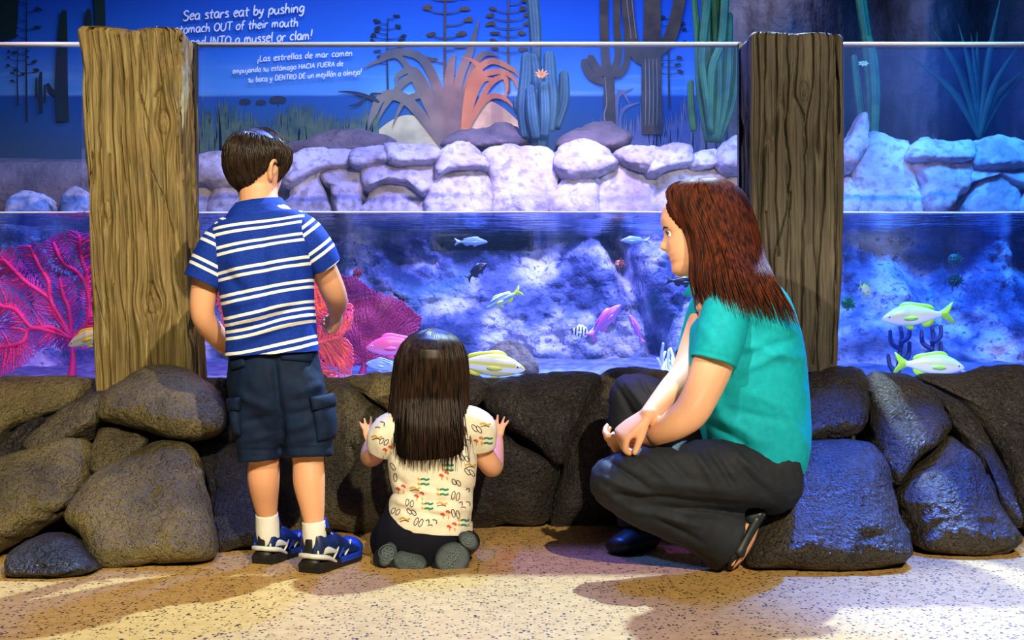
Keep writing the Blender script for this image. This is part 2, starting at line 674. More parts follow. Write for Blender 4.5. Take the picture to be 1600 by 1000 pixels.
fl = floorY
STONES = [
    # poly, Y top, Y bottom, bulge, material
    ([(-60, 592), (0, 588), (60, 586), (140, 590), (142, 612), (110, 640), (60, 655), (20, 668), (-20, 700), (-60, 690)], 3.62, 3.42, .07, ROCK_B),
    ([(38, 692), (70, 660), (112, 632), (160, 612), (180, 616), (172, 642), (150, 668), (112, 690), (72, 704), (45, 706)], 3.40, 3.26, .06, ROCK),
    ([(168, 652), (180, 615), (210, 590), (250, 578), (300, 582), (336, 602), (350, 632), (345, 668), (312, 684), (272, 688), (230, 674), (190, 662)], 3.48, 3.28, .13, ROCK_B),
    ([(146, 692), (160, 668), (186, 660), (216, 668), (240, 686), (216, 712), (180, 737), (152, 740), (144, 716)], 3.36, 3.24, .06, ROCK),
    ([(-50, 745), (0, 722), (50, 700), (110, 683), (142, 690), (148, 730), (130, 770), (105, 800), (60, 830), (10, 856), (-50, 872)], 3.30, 3.06, .10, ROCK_B),
    ([(8, 892), (15, 862), (50, 838), (90, 831), (125, 845), (140, 870), (148, 888), (110, 900), (60, 904), (15, 902)], 3.02, fl(903), .06, ROCK_C),
    ([(107, 805), (130, 770), (160, 735), (200, 715), (250, 692), (300, 698), (315, 740), (328, 790), (336, 840), (325, 872), (250, 882), (180, 888), (150, 872), (140, 842)], 3.28, fl(884), .09, ROCK_B),
    ([(2, 725), (12, 692), (38, 666), (66, 655), (54, 680), (38, 702), (20, 726)], 3.42, 3.34, .04, ROCK_C),
    ([(-40, 715), (0, 700), (45, 708), (30, 722), (-10, 735), (-40, 742)], 3.34, 3.30, .04, ROCK_C),
    ([(296, 696), (350, 690), (392, 702), (402, 750), (420, 800), (428, 848), (385, 857), (340, 868), (332, 800), (318, 740)], 3.44, fl(862), .07, ROCK_C),
    ([(338, 600), (362, 590), (378, 600), (376, 650), (366, 696), (345, 690)], 3.52, 3.42, .05, ROCK_C),
    ([(388, 712), (450, 706), (468, 760), (474, 836), (424, 848), (402, 800)], 3.46, fl(845), .05, ROCK),
    ([(498, 604), (540, 597), (600, 640), (632, 680), (622, 760), (604, 806), (570, 832), (520, 826), (474, 828), (462, 730), (470, 650)], 3.56, fl(830), .09, ROCK),
    ([(360, 596), (420, 588), (505, 590), (500, 640), (470, 690), (400, 700), (370, 660)], 3.60, 3.46, .05, ROCK),
    ([(532, 598), (560, 583), (612, 578), (645, 585), (650, 640), (625, 655), (598, 640), (570, 620)], 3.62, 3.50, .06, ROCK_B),
    ([(638, 590), (700, 584), (745, 586), (766, 600), (758, 628), (735, 642), (700, 652), (650, 650)], 3.62, 3.52, .06, ROCK_C),
    ([(756, 630), (770, 602), (800, 590), (860, 587), (926, 590), (926, 612), (896, 670), (876, 724), (840, 706), (800, 682), (775, 662)], 3.62, 3.50, .08, ROCK_C),
    ([(628, 655), (735, 640), (770, 662), (800, 684), (840, 708), (872, 728), (864, 780), (853, 816), (780, 823), (740, 826), (620, 822), (612, 760)], 3.54, fl(822), .08, ROCK_C),
    ([(930, 600), (958, 590), (1040, 592), (1075, 640), (1050, 700), (1010, 750), (975, 815), (905, 823), (858, 820), (878, 730), (900, 668)], 3.62, fl(820), .08, ROCK_C),
    ([(926, 604), (948, 582), (1000, 575), (1052, 582), (1062, 598), (1000, 606), (945, 630)], 3.66, 3.55, .05, ROCK),
    ([(1030, 600), (1100, 585), (1250, 585), (1262, 640), (1240, 700), (1190, 740), (1100, 720), (1050, 690)], 3.62, 3.46, .06, ROCK_C),
    ([(965, 826), (1005, 752), (1080, 700), (1180, 728), (1205, 800), (1180, 838), (1080, 840)], 3.56, fl(836), .06, ROCK_C),
    ([(1248, 600), (1276, 574), (1320, 572), (1345, 585), (1356, 620), (1350, 660), (1332, 680), (1290, 685), (1250, 688), (1240, 640)], 3.56, 3.36, .08, ROCK_C),
    ([(1350, 592), (1385, 585), (1420, 590), (1455, 620), (1476, 660), (1465, 690), (1430, 722), (1396, 762), (1376, 738), (1357, 682)], 3.56, 3.28, .09, ROCK_C),
    ([(1215, 724), (1240, 697), (1290, 686), (1340, 690), (1370, 715), (1386, 755), (1405, 795), (1426, 850), (1422, 874), (1380, 886), (1300, 890), (1220, 888), (1168, 884), (1160, 850), (1185, 790)], 3.32, fl(888), .13, ROCK_D),
    ([(1475, 682), (1500, 690), (1530, 730), (1552, 772), (1577, 812), (1598, 850), (1560, 864), (1500, 867), (1440, 857), (1424, 830), (1402, 776), (1430, 732), (1460, 702)], 3.40, fl(866), .10, ROCK_D),
    ([(1428, 596), (1480, 618), (1532, 668), (1562, 720), (1580, 780), (1594, 822), (1562, 800), (1535, 738), (1505, 692), (1478, 662), (1458, 625)], 3.56, 3.22, .06, ROCK_C),
    ([(1432, 590), (1500, 586), (1680, 588), (1680, 830), (1606, 822), (1588, 790), (1572, 730), (1537, 668), (1487, 618)], 3.62, 3.34, .05, ROCK_C),
    ([(1330, 700), (1385, 730), (1430, 720), (1440, 790), (1430, 850), (1400, 800)], 3.5, 3.3, .04, ROCK_C),
]
for i, (poly, yt, yb, bu, mt) in enumerate(STONES):
    stone(poly, yt, yb, bu, mt, wall_front, i + 1, full=0.72 if bu >= .10 else 0.5)

# ---- weathered timber posts
def wood_mat(name, a, b, c, d):
    m, t = newmat(name, 0.62, 0.35)
    oc = t.obj()
    mp = t.n('Mapping')
    mp.inputs['Scale'].default_value = (1, 1, 0.06)
    t.l(oc, mp.inputs[0])
    n1 = t.noise(mp.outputs[0], 70, 5)
    n2 = t.noise(oc, 9, 5)
    col = t.ramp(n1.outputs['Fac'], [(0.3, a), (0.52, b), (0.72, c)])
    col = t.mix(t.ramp(n2.outputs['Fac'], [(0.42, (0, 0, 0)), (0.68, (0.55, 0.55, 0.55))]), col, d)
    t.l(col, t.bsdf.inputs['Base Color'])
    t.bump(t.noise(mp.outputs[0], 260, 4).outputs['Fac'], 0.5, 0.004)
    return m


def post(name, label, rows, Yf, depth, mat, knots, freq, depthmm, seed, topwob, cracks=()):
    """rows: (py, left px, right px) of the front face"""
    o = thing(name, (P((rows[0][1] + rows[0][2]) / 2, rows[-1][0], Yf)[0], Yf + depth / 2, P(200, rows[-1][0], Yf)[2]), label, 'post')
    NR, na, nb, nc = 240, 190, 34, 10
    rows = np.array(rows, float)
    pyv = np.linspace(rows[0, 0], rows[-1, 0], NR)
    L = np.interp(pyv, rows[:, 0], rows[:, 1])
    R = np.interp(pyv, rows[:, 0], rows[:, 2])
    # perimeter as (u, w) in 0..1: front, right side, back, left side with rounded corners
    per = []
    per += [(a, 0.0) for a in np.linspace(0, 1, na, endpoint=False)]
    per += [(1.0, b) for b in np.linspace(0, 1, nb, endpoint=False)]
    per += [(a, 1.0) for a in np.linspace(1, 0, nc, endpoint=False)]
    per += [(0.0, b) for b in np.linspace(1, 0, nb, endpoint=False)]
    per = np.array(per)
    rc = 0.06
    V, U, Nn = [], [], []
    for r in range(NR):
        a, b = P(L[r], pyv[r], Yf), P(R[r], pyv[r], Yf)
        wdt = b[0] - a[0]
        x = a[0] + per[:, 0] * wdt
        y = Yf + per[:, 1] * depth
        # round the corners
        cx, cy = x - (a[0] + wdt / 2), y - (Yf + depth / 2)
        hx, hy, rr = wdt / 2, depth / 2, 0.022
        ex, ey = np.clip(np.abs(cx) - (hx - rr), 0, None), np.clip(np.abs(cy) - (hy - rr), 0, None)
        el = np.hypot(ex, ey)
        k = np.where((ex > 0) & (ey > 0), rr / np.maximum(el, 1e-6), 1.0)
        k = np.minimum(k, 1)
        x = x - np.sign(cx) * ex * (1 - k)
        y = y - np.sign(cy) * ey * (1 - k)
        nx_, ny_ = np.where(np.abs(cx) > hx - rr * 0.7, np.sign(cx), 0), np.where(np.abs(cy) > hy - rr * 0.7, np.sign(cy), 0)
        nl = np.maximum(np.hypot(nx_, ny_), 1e-6)
        V.append(np.stack([x, y, np.full(len(x), a[2])], 1))
        u = np.r_[per[:na, 0] * wdt, wdt + per[na:na + nb, 1] * depth, wdt + depth + (1 - per[na + nb:na + nb + nc, 0]) * wdt, -per[na + nb + nc:, 1] * depth]
        U.append(np.stack([u, np.full(len(u), a[2])], 1))
        Nn.append(np.stack([nx_ / nl, ny_ / nl, np.zeros(len(x))], 1))
    V, U, Nn = np.vstack(V), np.vstack(U), np.vstack(Nn)
    u, v = U[:, 0].copy(), U[:, 1]
    warp = 0.012 * vn(np.stack([u * 4, v * 2.2, 0 * u + seed], 1)) + 0.004 * vn(np.stack([u * 10, v * 9, 0 * u + seed], 1))
    uu = u + warp
    hk = np.zeros(len(u))
    for ku, kv, ka, kb in knots:
        e = np.exp(-((u - ku) / (ka * 2.2)) ** 2 - ((v - kv) / (kb * 1.9)) ** 2)
        s = (u - ku)
        uu = uu - 0.75 * s * e - 0.004 * np.sign(s) * e
        rr_ = np.sqrt(((u - ku) / ka) ** 2 + ((v - kv) / kb) ** 2)
        ins = np.clip(1.25 - rr_, 0, 1)
        hk += -0.006 * np.exp(-((rr_ - 1.0) / 0.18) ** 2) - 0.003 * np.exp(-((rr_ - 0.55) / 0.15) ** 2) + 0.004 * np.clip(1 - rr_, 0, 1)
    g = np.zeros(len(u))
    for fq, am, vs_, pw in freq:
        nn = vn(np.stack([uu * fq, v * vs_, 0 * u + seed * 7 + fq], 1))
        g -= am * np.clip(1 - np.abs(nn) * pw, 0, 1) ** 1.3
    g += 0.0025 * fbm(np.stack([uu * 90, v * 6, 0 * u], 1), 2) + 0.006 * vn(np.stack([u * 5, v * 4, 0 * u + 3], 1))
    for ck in cracks:
        ck = np.array(ck, float)
        cp = np.array([P(a, b, Yf) for a, b in ck])
        lf = np.interp(ck[:, 1], rows[:, 0], rows[:, 1])
        cu = (ck[:, 0] - lf) * M_(Yf)
        o_ = np.argsort(cp[:, 2])
        uc = np.interp(v, cp[o_, 2], cu[o_]) + 0.0018 * vn(np.stack([v * 22, 0 * v + ck[0, 0], 0 * v], 1))
        wdh = 0.0026 * (1 + 0.5 * vn(np.stack([v * 9, 0 * v + ck[0, 0], 0 * v + 4], 1)))
        on = (v > cp[:, 2].min()) & (v < cp[:, 2].max())
        hk += -0.016 * np.exp(-((u - uc) / wdh) ** 2) * on
    V = V + Nn * ((g * depthmm + hk)[:, None])
    nper = len(per)
    top = topwob * vn(np.stack([U[:nper, 0] * 14, U[:nper, 0] * 0, U[:nper, 0] * 0 + seed], 1))
    for r in range(8):
        V[r * nper:(r + 1) * nper, 2] += top * (1 - r / 8)
    F = [f[::-1] for f in grid_faces(NR, nper, True)]
    F.append(list(range(len(V) - nper, len(V)))[::-1])
    # weathered top: shrinking rings
    c = V[:nper].mean(0)
    base = len(V)
    extra = []
    for s, dz in ((0.93, 0.010), (0.6, 0.013), (0.2, 0.012)):
        q = c + (V[:nper] - c) * np.array([s, s, 1]) + np.array([0, 0, dz])
        extra.append(q)
    V = np.vstack([V] + extra)
    prev = 0
    for e in range(3):
        st = base + e * nper
        for i in range(nper):
            j = (i + 1) % nper
            F.append((prev + i, prev + j, st + j, st + i))
        prev = st
    F.append(list(range(prev, prev + nper)))
    mk('timber', V, F, mat, o)
    # dark rubber channel that takes the pane edges
    return o


W1 = wood_mat('weathered_wood_olive', srgb(88, 74, 44), srgb(126, 108, 64), srgb(160, 144, 92), srgb(138, 114, 66))
W2 = wood_mat('weathered_wood_grey', srgb(48, 43, 32), srgb(70, 63, 47), srgb(92, 86, 68), srgb(76, 70, 54))
SEAL = pm('black_seal', srgb(12, 14, 14), 0.45)
zl = lambda py: P(800, py, 3.52)[2]
pl = post('timber_post', 'thick weathered timber post with deep grain and knots beside the boy', [(50, 115, 284), (110, 122, 284), (330, 134, 288), (480, 140, 294), (612, 145, 302)], 3.52, 0.20, W1,
          [(0.245, zl(190), 0.022, 0.035), (0.19, zl(475), 0.022, 0.03), (0.06, zl(330), 0.012, 0.03)],
          [(34, 1.0, 1.6, 3.2), (62, .9, 2.4, 2.6), (120, .4, 4, 2.0)], 0.016, 3, 0.010, [[(185, 50), (190, 130), (188, 220), (196, 300), (194, 420), (201, 600)], [(150, 50), (152, 200), (160, 400), (172, 608)], [(216, 50), (214, 140), (230, 190), (233, 260), (262, 330), (276, 430)], [(252, 50), (254, 120), (240, 150)], [(235, 440), (228, 500), (240, 600)], [(168, 240), (172, 420), (180, 600)]])
pr = post('timber_post', 'grey weathered timber post with long black cracks behind the kneeling woman', [(56, 1172, 1321), (200, 1172, 1322), (400, 1176, 1320), (582, 1180, 1317)], 3.52, 0.20, W2,
          [(0.165, zl(145), 0.012, 0.03)],
          [(17, 1.7, 0.7, 7.0), (30, 1.0, 1.2, 5.5), (95, .25, 4, 2.0)], 0.014, 11, 0.004, [[(1195, 50), (1195, 200), (1192, 300), (1190, 400), (1186, 590)], [(1230, 50), (1232, 130), (1228, 200), (1234, 260), (1230, 330), (1211, 400), (1205, 560)], [(1247, 50), (1244, 120), (1241, 150), (1256, 180), (1258, 260), (1255, 400), (1250, 560)], [(1271, 50), (1270, 130), (1261, 180), (1258, 240)], [(1295, 50), (1294, 150), (1290, 250), (1286, 350), (1278, 450), (1270, 570)], [(1213, 50), (1214, 150), (1212, 300), (1218, 400)], [(1310, 250), (1308, 400), (1300, 570)], [(1198, 330), (1208, 450), (1200, 560)], [(1236, 300), (1228, 420), (1232, 590)]])
for po, x0, x1 in ((pl, 303, 309), (pr, 1158, 1153)):
    a, b = P(x0, 60, YG), P(x1, 590, YG)
    V, F = box(((P(x0, 60, YG)[0] + P(x1, 60, YG)[0]) / 2, YG - 0.005, (ZT + 0.44) / 2), (abs(P(x0, 60, YG)[0] - P(x1, 60, YG)[0]), 0.03, ZT - 0.44))
    mk('rubber_seal', V, F, SEAL, po, smooth=False)

# ---- acrylic panes, each with its polished top edge
m = bpy.data.materials.new('acrylic')
t = NT(m)
gl = t.n('BsdfGlossy')
gl.inputs['Roughness'].default_value = 0.02
tr = t.n('BsdfTransparent')
tr.inputs[0].default_value = (0.93, 0.965, 1.0, 1)
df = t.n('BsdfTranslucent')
df.inputs[0].default_value = (0.6, 0.75, 1.0, 1)  # bluish translucent share, painted stand-in for glare haze on the panes
lw = t.n('Fresnel')
lw.inputs[0].default_value = 1.3
mx = t.n('MixShader')
t.l(lw.outputs[0], mx.inputs[0])
t.l(tr.outputs[0], mx.inputs[1])
t.l(gl.outputs[0], mx.inputs[2])
mx2 = t.n('MixShader')
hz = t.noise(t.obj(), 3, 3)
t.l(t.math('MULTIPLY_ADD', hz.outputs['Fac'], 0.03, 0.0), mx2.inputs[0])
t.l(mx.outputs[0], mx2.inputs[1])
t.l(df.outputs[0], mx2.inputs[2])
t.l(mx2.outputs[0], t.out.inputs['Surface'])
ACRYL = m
EDGE = pm('polished_edge', srgb(225, 232, 255), 0.25)  # near-white colour stands in for light carried to the acrylic rim
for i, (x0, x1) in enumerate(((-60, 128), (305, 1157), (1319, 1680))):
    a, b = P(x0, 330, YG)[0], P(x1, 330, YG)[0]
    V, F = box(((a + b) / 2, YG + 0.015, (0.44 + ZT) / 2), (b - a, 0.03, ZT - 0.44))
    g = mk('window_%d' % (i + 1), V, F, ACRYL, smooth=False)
    tag(g, ['acrylic aquarium pane left of the boy', 'wide acrylic aquarium pane between the two posts', 'acrylic aquarium pane right of the grey post'][i], None, kind='structure')
    V, F = tube([(a, YG + 0.015, ZT), (b, YG + 0.015, ZT)], [(0.018, 0.0075), (0.018, 0.0075)], ref=(0, 1, 0), n=12, k=2, cap=(0, 0))
    mk('polished_edge', V, F, EDGE, g)

# ---- tank rock face under water
m, t = newmat('reef_rock', 0.75, 0.3)
oc = t.obj()
n1 = t.noise(oc, 4.5, 9)
n2 = t.noise(oc, 34, 6)
n3 = t.noise(oc, 2.2, 3)
col = t.ramp(n1.outputs['Fac'], [(0.36, srgb(40, 56, 100)), (0.48, srgb(104, 116, 164)), (0.58, srgb(190, 190, 216)), (0.72, srgb(238, 236, 248))])
spots = t.ramp(n2.outputs['Fac'], [(0.34, (.8, .8, .8)), (0.44, (0, 0, 0))])
col = t.mix(spots, col, srgb(48, 66, 112))
grn = t.ramp(n3.outputs['Fac'], [(0.56, (0, 0, 0)), (0.75, (0.6, 0.6, 0.6))])
col = t.mix(grn, col, srgb(70, 140, 150))
t.l(col, t.bsdf.inputs['Base Color'])
t.bump(t.noise(oc, 60, 6).outputs['Fac'], 0.8, 0.02)
REEF = m
nx, nz = 300, 96
px = np.linspace(-140, 1740, nx)
zz = np.linspace(0.30, ZW + 0.05, nz)
X, Z = np.meshgrid((px - 800) / FPX * YB, zz)
PX, _ = np.meshgrid(px, zz)
PYv = 490 - (Z - CAMZ) / YB * FPX
pts = np.stack([X.ravel(), Z.ravel(), 0 * X.ravel()], 1)
d = 0.16 * fbm(pts * np.array([1.6, 0.9, 1]) + 5, 3) + 0.05 * fbm(pts * 7, 3) + 0.016 * fbm(pts * 24, 3)
d = d.reshape(X.shape)
slope = np.clip((0.98 - Z) / 0.6, 0, 1)
d += 0.30 * slope ** 1.6                     # the reef comes forward towards the tank floor


def gau(cx, cy, wx, wy):
    return np.exp(-((PX - cx) / wx) ** 2 - ((PYv - cy) / wy) ** 2)


d += 0.16 * gau(1040, 470, 60, 90) + 0.12 * gau(1070, 560, 60, 40)      # pale boulder at the right
d -= 0.22 * np.exp(-((PX - (965 + 0.35 * (PYv - 400))) / 16) ** 2) * (PYv > 370)   # slanting gully
d += 0.12 * gau(760, 480, 120, 90) + 0.05 * gau(900, 450, 60, 120)
d -= 0.25 * np.clip(1 - np.abs(PX - 755) / 78, 0, 1) ** 0.25 * (np.abs(PYv - 380) < 9)    # overflow slot
d -= 0.15 * gau(505, 470, 25, 120) + 0.12 * gau(1500, 430, 22, 120)
d += 0.12 * gau(1380, 520, 60, 120) + 0.1 * gau(1590, 520, 60, 90)
V = np.stack([X.ravel(), (YB - d).ravel(), Z.ravel()], 1)
wall_tank = mk('wall_tank', V, [f[::-1] for f in grid_faces(nz, nx)][::1], REEF)
tag(wall_tank, 'pale pitted rock face at the back of the tank under water', None, kind='structure')

# sandy tank bottom
SAND = pm('tank_sand', srgb(120, 130, 165), 0.8, srgb(70, 82, 125), 25, 5, bump=[('noise', 90, 0.5, 0.01)])
nx, ny = 120, 30
gx, gy = np.meshgrid(np.linspace(-2.6, 2.6, nx), np.linspace(YG + 0.03, YB, ny))
pp = np.stack([gx.ravel(), gy.ravel(), 0 * gx.ravel()], 1)
gz = 0.435 + 0.02 * fbm(pp * 3, 3) + 0.05 * np.clip((pp[:, 1] - 4.3) / 0.7, 0, 1)
tb = mk('wall_bottom', np.stack([pp[:, 0], pp[:, 1], gz], 1), grid_faces(ny, nx), SAND)
tag(tb, 'pale sandy bottom of the tank', None, kind='structure')

# ---- water surface with a meniscus line on the glass, its glint painted near-white
m = bpy.data.materials.new('water')
t = NT(m)
gl = t.n('BsdfGlossy')
gl.inputs['Roughness'].default_value = 0.03
gl.inputs[0].default_value = (0.75, 0.85, 1, 1)
tr = t.n('BsdfTransparent')
tr.inputs[0].default_value = (0.86, 0.93, 1.0, 1)
lw = t.n('LayerWeight')
lw.inputs[0].default_value = 0.35
oc = t.obj()
mp = t.n('Mapping')
mp.inputs['Scale'].default_value = (1, 1.6, 1)
t.l(oc, mp.inputs[0])
nz_ = t.noise(mp.outputs[0], 9, 3)
bp = t.n('Bump')
bp.inputs['Strength'].default_value = 0.35
bp.inputs['Distance'].default_value = 0.02
t.l(nz_.outputs['Fac'], bp.inputs['Height'])
t.l(bp.outputs[0], gl.inputs['Normal'])
mx = t.n('MixShader')
t.l(lw.outputs['Facing'], mx.inputs[0])
t.l(tr.outputs[0], mx.inputs[1])
t.l(gl.outputs[0], mx.inputs[2])
t.l(mx.outputs[0], t.out.inputs['Surface'])
nx, ny = 160, 40
gx, gy = np.meshgrid(np.linspace(-2.6, 2.6, nx), np.linspace(YG + 0.031, YB + 0.1, ny))
pp = np.stack([gx.ravel(), gy.ravel(), 0 * gx.ravel()], 1)
wz = ZW + 0.0025 * fbm(pp * np.array([4, 7, 1]), 2)
water = mk('water', np.stack([pp[:, 0], pp[:, 1], wz], 1), grid_faces(ny, nx), m)
tag(water, 'still blue aquarium water filling the tank to half the glass', 'water', kind='stuff')
a, b = P(-60, 330, YG)[0], P(1680, 330, YG)[0]
V, F = tube([(a, YG + 0.033, ZW + 0.001), (b, YG + 0.033, ZW + 0.001)], [(0.004, 0.0028), (0.004, 0.0028)], ref=(0, 1, 0), n=8, k=24, cap=(0, 0))
V[:, 2] += 0.0015 * vn(V * np.array([6, 0, 0]))
mk('meniscus', V, F, EDGE, water)

# ---- stones along the rear bank above the water
m, t = newmat('bank_stone', 0.8, 0.25)
oc = t.obj()
col = t.ramp(t.noise(oc, 5, 6).outputs['Fac'], [(0.35, srgb(150, 132, 128)), (0.65, srgb(206, 196, 200))])
col = t.mix(t.ramp(t.noise(oc, 26, 5).outputs['Fac'], [(0.35, (0.7, 0.7, 0.7)), (0.5, (0, 0, 0))]), col, srgb(126, 110, 108))
t.l(col, t.bsdf.inputs['Base Color'])
t.bump(t.noise(oc, 30, 6).outputs['Fac'], 0.5, 0.02)
BANK = m
BANK2 = pm('bank_earth', srgb(120, 98, 88), 0.85, srgb(84, 68, 64), 9, 5, bump=[('noise', 40, 0.6, 0.02)])
xs = np.linspace(-2.9, 2.9, 60)
prof = [(5.12, 1.0), (5.12, 1.2), (5.16, 1.33), (5.3, 1.37), (6.28, 1.38), (6.28, 1.0)]
V = np.array([(x, y, z) for x in xs for (y, z) in prof])
V[:, 2] += 0.012 * fbm(V * 4, 2) * (V[:, 2] > 1.25)
F = []
for i in range(len(xs) - 1):
    for j in range(6):
        j2 = (j + 1) % 6
        F.append((i * 6 + j, (i + 1) * 6 + j, (i + 1) * 6 + j2, i * 6 + j2))
wall_middle = mk('wall_middle', V, F, BANK2)
tag(wall_middle, 'bank of large rounded stones behind the water', None, kind='structure')
BS = [
    [(306, 290), (325, 288), (334, 305), (331, 345), (306, 345)],
    [(306, 252), (345, 240), (402, 240), (410, 290), (345, 292), (330, 290), (306, 287)],
    [(330, 345), (345, 292), (400, 288), (430, 300), (452, 345)],
    [(445, 262), (480, 240), (540, 237), (556, 243), (549, 262), (500, 269), (470, 284), (448, 290)],
    [(548, 246), (562, 237), (600, 230), (606, 255), (560, 266)],
    [(602, 231), (640, 231), (682, 235), (692, 250), (672, 262), (622, 263), (606, 252)],
    [(448, 345), (452, 300), (470, 285), (506, 268), (502, 290), (518, 345)],
    [(506, 276), (530, 265), (566, 268), (575, 285), (571, 306), (560, 345), (532, 345), (520, 300), (508, 291)],
    [(570, 271), (610, 262), (660, 258), (682, 262), (680, 290), (664, 312), (640, 296), (600, 292), (575, 300)],
    [(568, 345), (574, 312), (590, 295), (615, 280), (645, 287), (663, 301), (666, 345)],
    [(679, 263), (690, 240), (720, 225), (746, 232), (761, 250), (764, 268), (735, 270), (700, 273), (683, 282)],
    [(666, 345), (676, 296), (695, 275), (730, 270), (757, 275), (766, 300), (766, 345)],
    [(758, 246), (785, 233), (830, 228), (863, 235), (869, 265), (867, 290), (860, 345), (775, 345), (770, 310), (765, 280)],
    [(868, 242), (900, 226), (936, 232), (956, 240), (966, 258), (945, 271), (905, 277), (869, 269)],
    [(858, 345), (868, 300), (890, 279), (916, 277), (932, 295), (931, 345)],
    [(930, 345), (938, 286), (955, 269), (976, 261), (1006, 268), (1021, 295), (1026, 345)],
    [(956, 242), (985, 232), (1032, 235), (1026, 250), (1013, 266), (985, 263), (968, 256)],
    [(1012, 266), (1030, 238), (1070, 235), (1079, 246), (1079, 262), (1050, 269), (1020, 277)],
    [(1078, 246), (1100, 235), (1126, 238), (1124, 262), (1080, 266)],
    [(1022, 345), (1028, 281), (1060, 268), (1110, 264), (1134, 280), (1140, 345)],
    [(1123, 242), (1150, 222), (1172, 240), (1172, 270), (1125, 268)],
    [(1132, 345), (1130, 275), (1175, 268), (1200, 345)],
    [(1300, 345), (1306, 290), (1322, 284), (1334, 302), (1335, 345)],
    [(1305, 250), (1325, 215), (1345, 180), (1353, 230), (1342, 250), (1325, 264)],
    [(1334, 252), (1350, 226), (1366, 211), (1390, 222), (1416, 228), (1421, 255), (1429, 290), (1432, 345), (1338, 345), (1334, 300)],
    [(1417, 233), (1440, 220), (1480, 225), (1511, 225), (1518, 245), (1500, 256), (1420, 253)],
    [(1421, 260), (1470, 255), (1506, 265), (1507, 300), (1492, 312), (1472, 345), (1445, 345), (1431, 290)],
    [(1518, 228), (1560, 215), (1600, 225), (1630, 250), (1572, 263), (1525, 259)],
    [(1500, 345), (1515, 296), (1540, 276), (1570, 280), (1587, 300), (1584, 345)],
    [(1586, 345), (1590, 310), (1640, 290), (1680, 345)],
    [(1505, 268), (1570, 266), (1640, 262), (1620, 292), (1585, 290), (1540, 274), (1512, 290)],
    [(20, 345), (28, 310), (60, 300), (80, 312), (84, 345)],
    [(104, 345), (112, 308), (140, 304), (150, 345)],
]
for i, poly in enumerate(BS):
    stone(poly, 5.08, 4.98, .06 + 0.02 * (i % 3), BANK, wall_middle, i + 50, back=0.1, n=56, rings=12, full=0.32, amp=0.014, fine=0.006, grow=1.05)
for i, poly in enumerate(([(690, 232), (720, 210), (770, 201), (800, 206), (826, 222), (800, 236), (740, 238)],
                          [(866, 232), (900, 206), (935, 195), (965, 205), (988, 218), (962, 238), (900, 236)],
                          [(440, 240), (480, 222), (540, 212), (575, 214), (625, 230), (560, 246), (470, 250)])):
    stone(poly, 5.35, 5.2, .10, BANK2, wall_middle, i + 90, back=0.12, n=44, rings=8, amp=0.03, name='mound', fine=0.008)

# ---- mural wall
m, t = newmat('mural_print', 0.7, 0.2)
oc = t.obj()
sx = t.n('SeparateXYZ')
t.l(oc, sx.inputs[0])
zpx = lambda py: P(800, py, YM)[2]
wob = t.noise(oc, 1.2, 3)
mp = t.n('Mapping')
mp.inputs['Scale'].default_value = (0.7, 1, 9)
t.l(oc, mp.inputs[0])
stk = t.noise(mp.outputs[0], 1.6, 4)
zf = t.math('DIVIDE', t.math('SUBTRACT', sx.outputs[2], zpx(330)), zpx(-40) - zpx(330))
f = lambda py: (zpx(py) - zpx(330)) / (zpx(-40) - zpx(330))
sky = t.ramp(zf, [(f(235), srgb(60, 88, 110)), (f(170), srgb(22, 84, 150)), (f(151), srgb(20, 80, 160)), (f(147), srgb(84, 150, 222)), (f(120), srgb(70, 140, 222)), (f(80), srgb(40, 112, 214)), (f(-30), srgb(16, 66, 178))])
cl = t.ramp(stk.outputs['Fac'], [(0.5, (0, 0, 0)), (0.66, (0.45, 0.45, 0.45))])
band = t.ramp(zf, [(f(152), (0, 0, 0)), (f(146), (1, 1, 1)), (f(118), (0.6, 0.6, 0.6)), (f(95), (0, 0, 0))])
sky = t.mix(t.math('MULTIPLY', cl, band), sky, srgb(170, 205, 240))
t.l(sky, t.bsdf.inputs['Base Color'])
x0, x1 = P(-140, 0, YM)[0], P(1300, 0, YM)[0]
V, F = box(((x0 + x1) / 2, YM + 0.04, 1.6), (x1 - x0, 0.08, 2.6))
wall_back = mk('wall_back', V, F, m, smooth=False)
tag(wall_back, 'blue desert mural with printed plants and white lettering', None, kind='structure')

# cave rock at the right of the mural and the far left corner
CAVE = pm('cave_rock', srgb(118, 108, 112), 0.8, srgb(70, 62, 66), 3.5, 6, bump=[('noise', 22, 0.6, 0.03)])
nx, nz = 110, 60
pxs = np.linspace(1138, 1760, nx)
zz = np.linspace(1.2, 2.75, nz)
PX, Z = np.meshgrid(pxs, zz)
pts = np.stack([PX.ravel() / 100, Z.ravel() * 1.5, 0 * PX.ravel()], 1)
d = 0.14 * fbm(pts * np.array([1.2, 0.7, 1]), 4).reshape(PX.shape)
d += 0.35 * np.exp(-((PX - 1235) / 80) ** 2) + 0.25 * np.exp(-((PX - 1450) / 50) ** 2) - 0.25 * np.exp(-((PX - 1350) / 40) ** 2) - 0.1 * np.exp(-((PX - 1550) / 70) ** 2)
Yc = 6.05 - d
V = np.stack([((PX - 800) / FPX * Yc).ravel(), Yc.ravel(), Z.ravel()], 1)
wr = mk('wall_right', V, [q[::-1] for q in grid_faces(nz, nx)], CAVE)
tag(wr, 'dark sculpted cave rock beyond the mural', None, kind='structure')
# ================================================================== mural print
YP = YM - 0.004


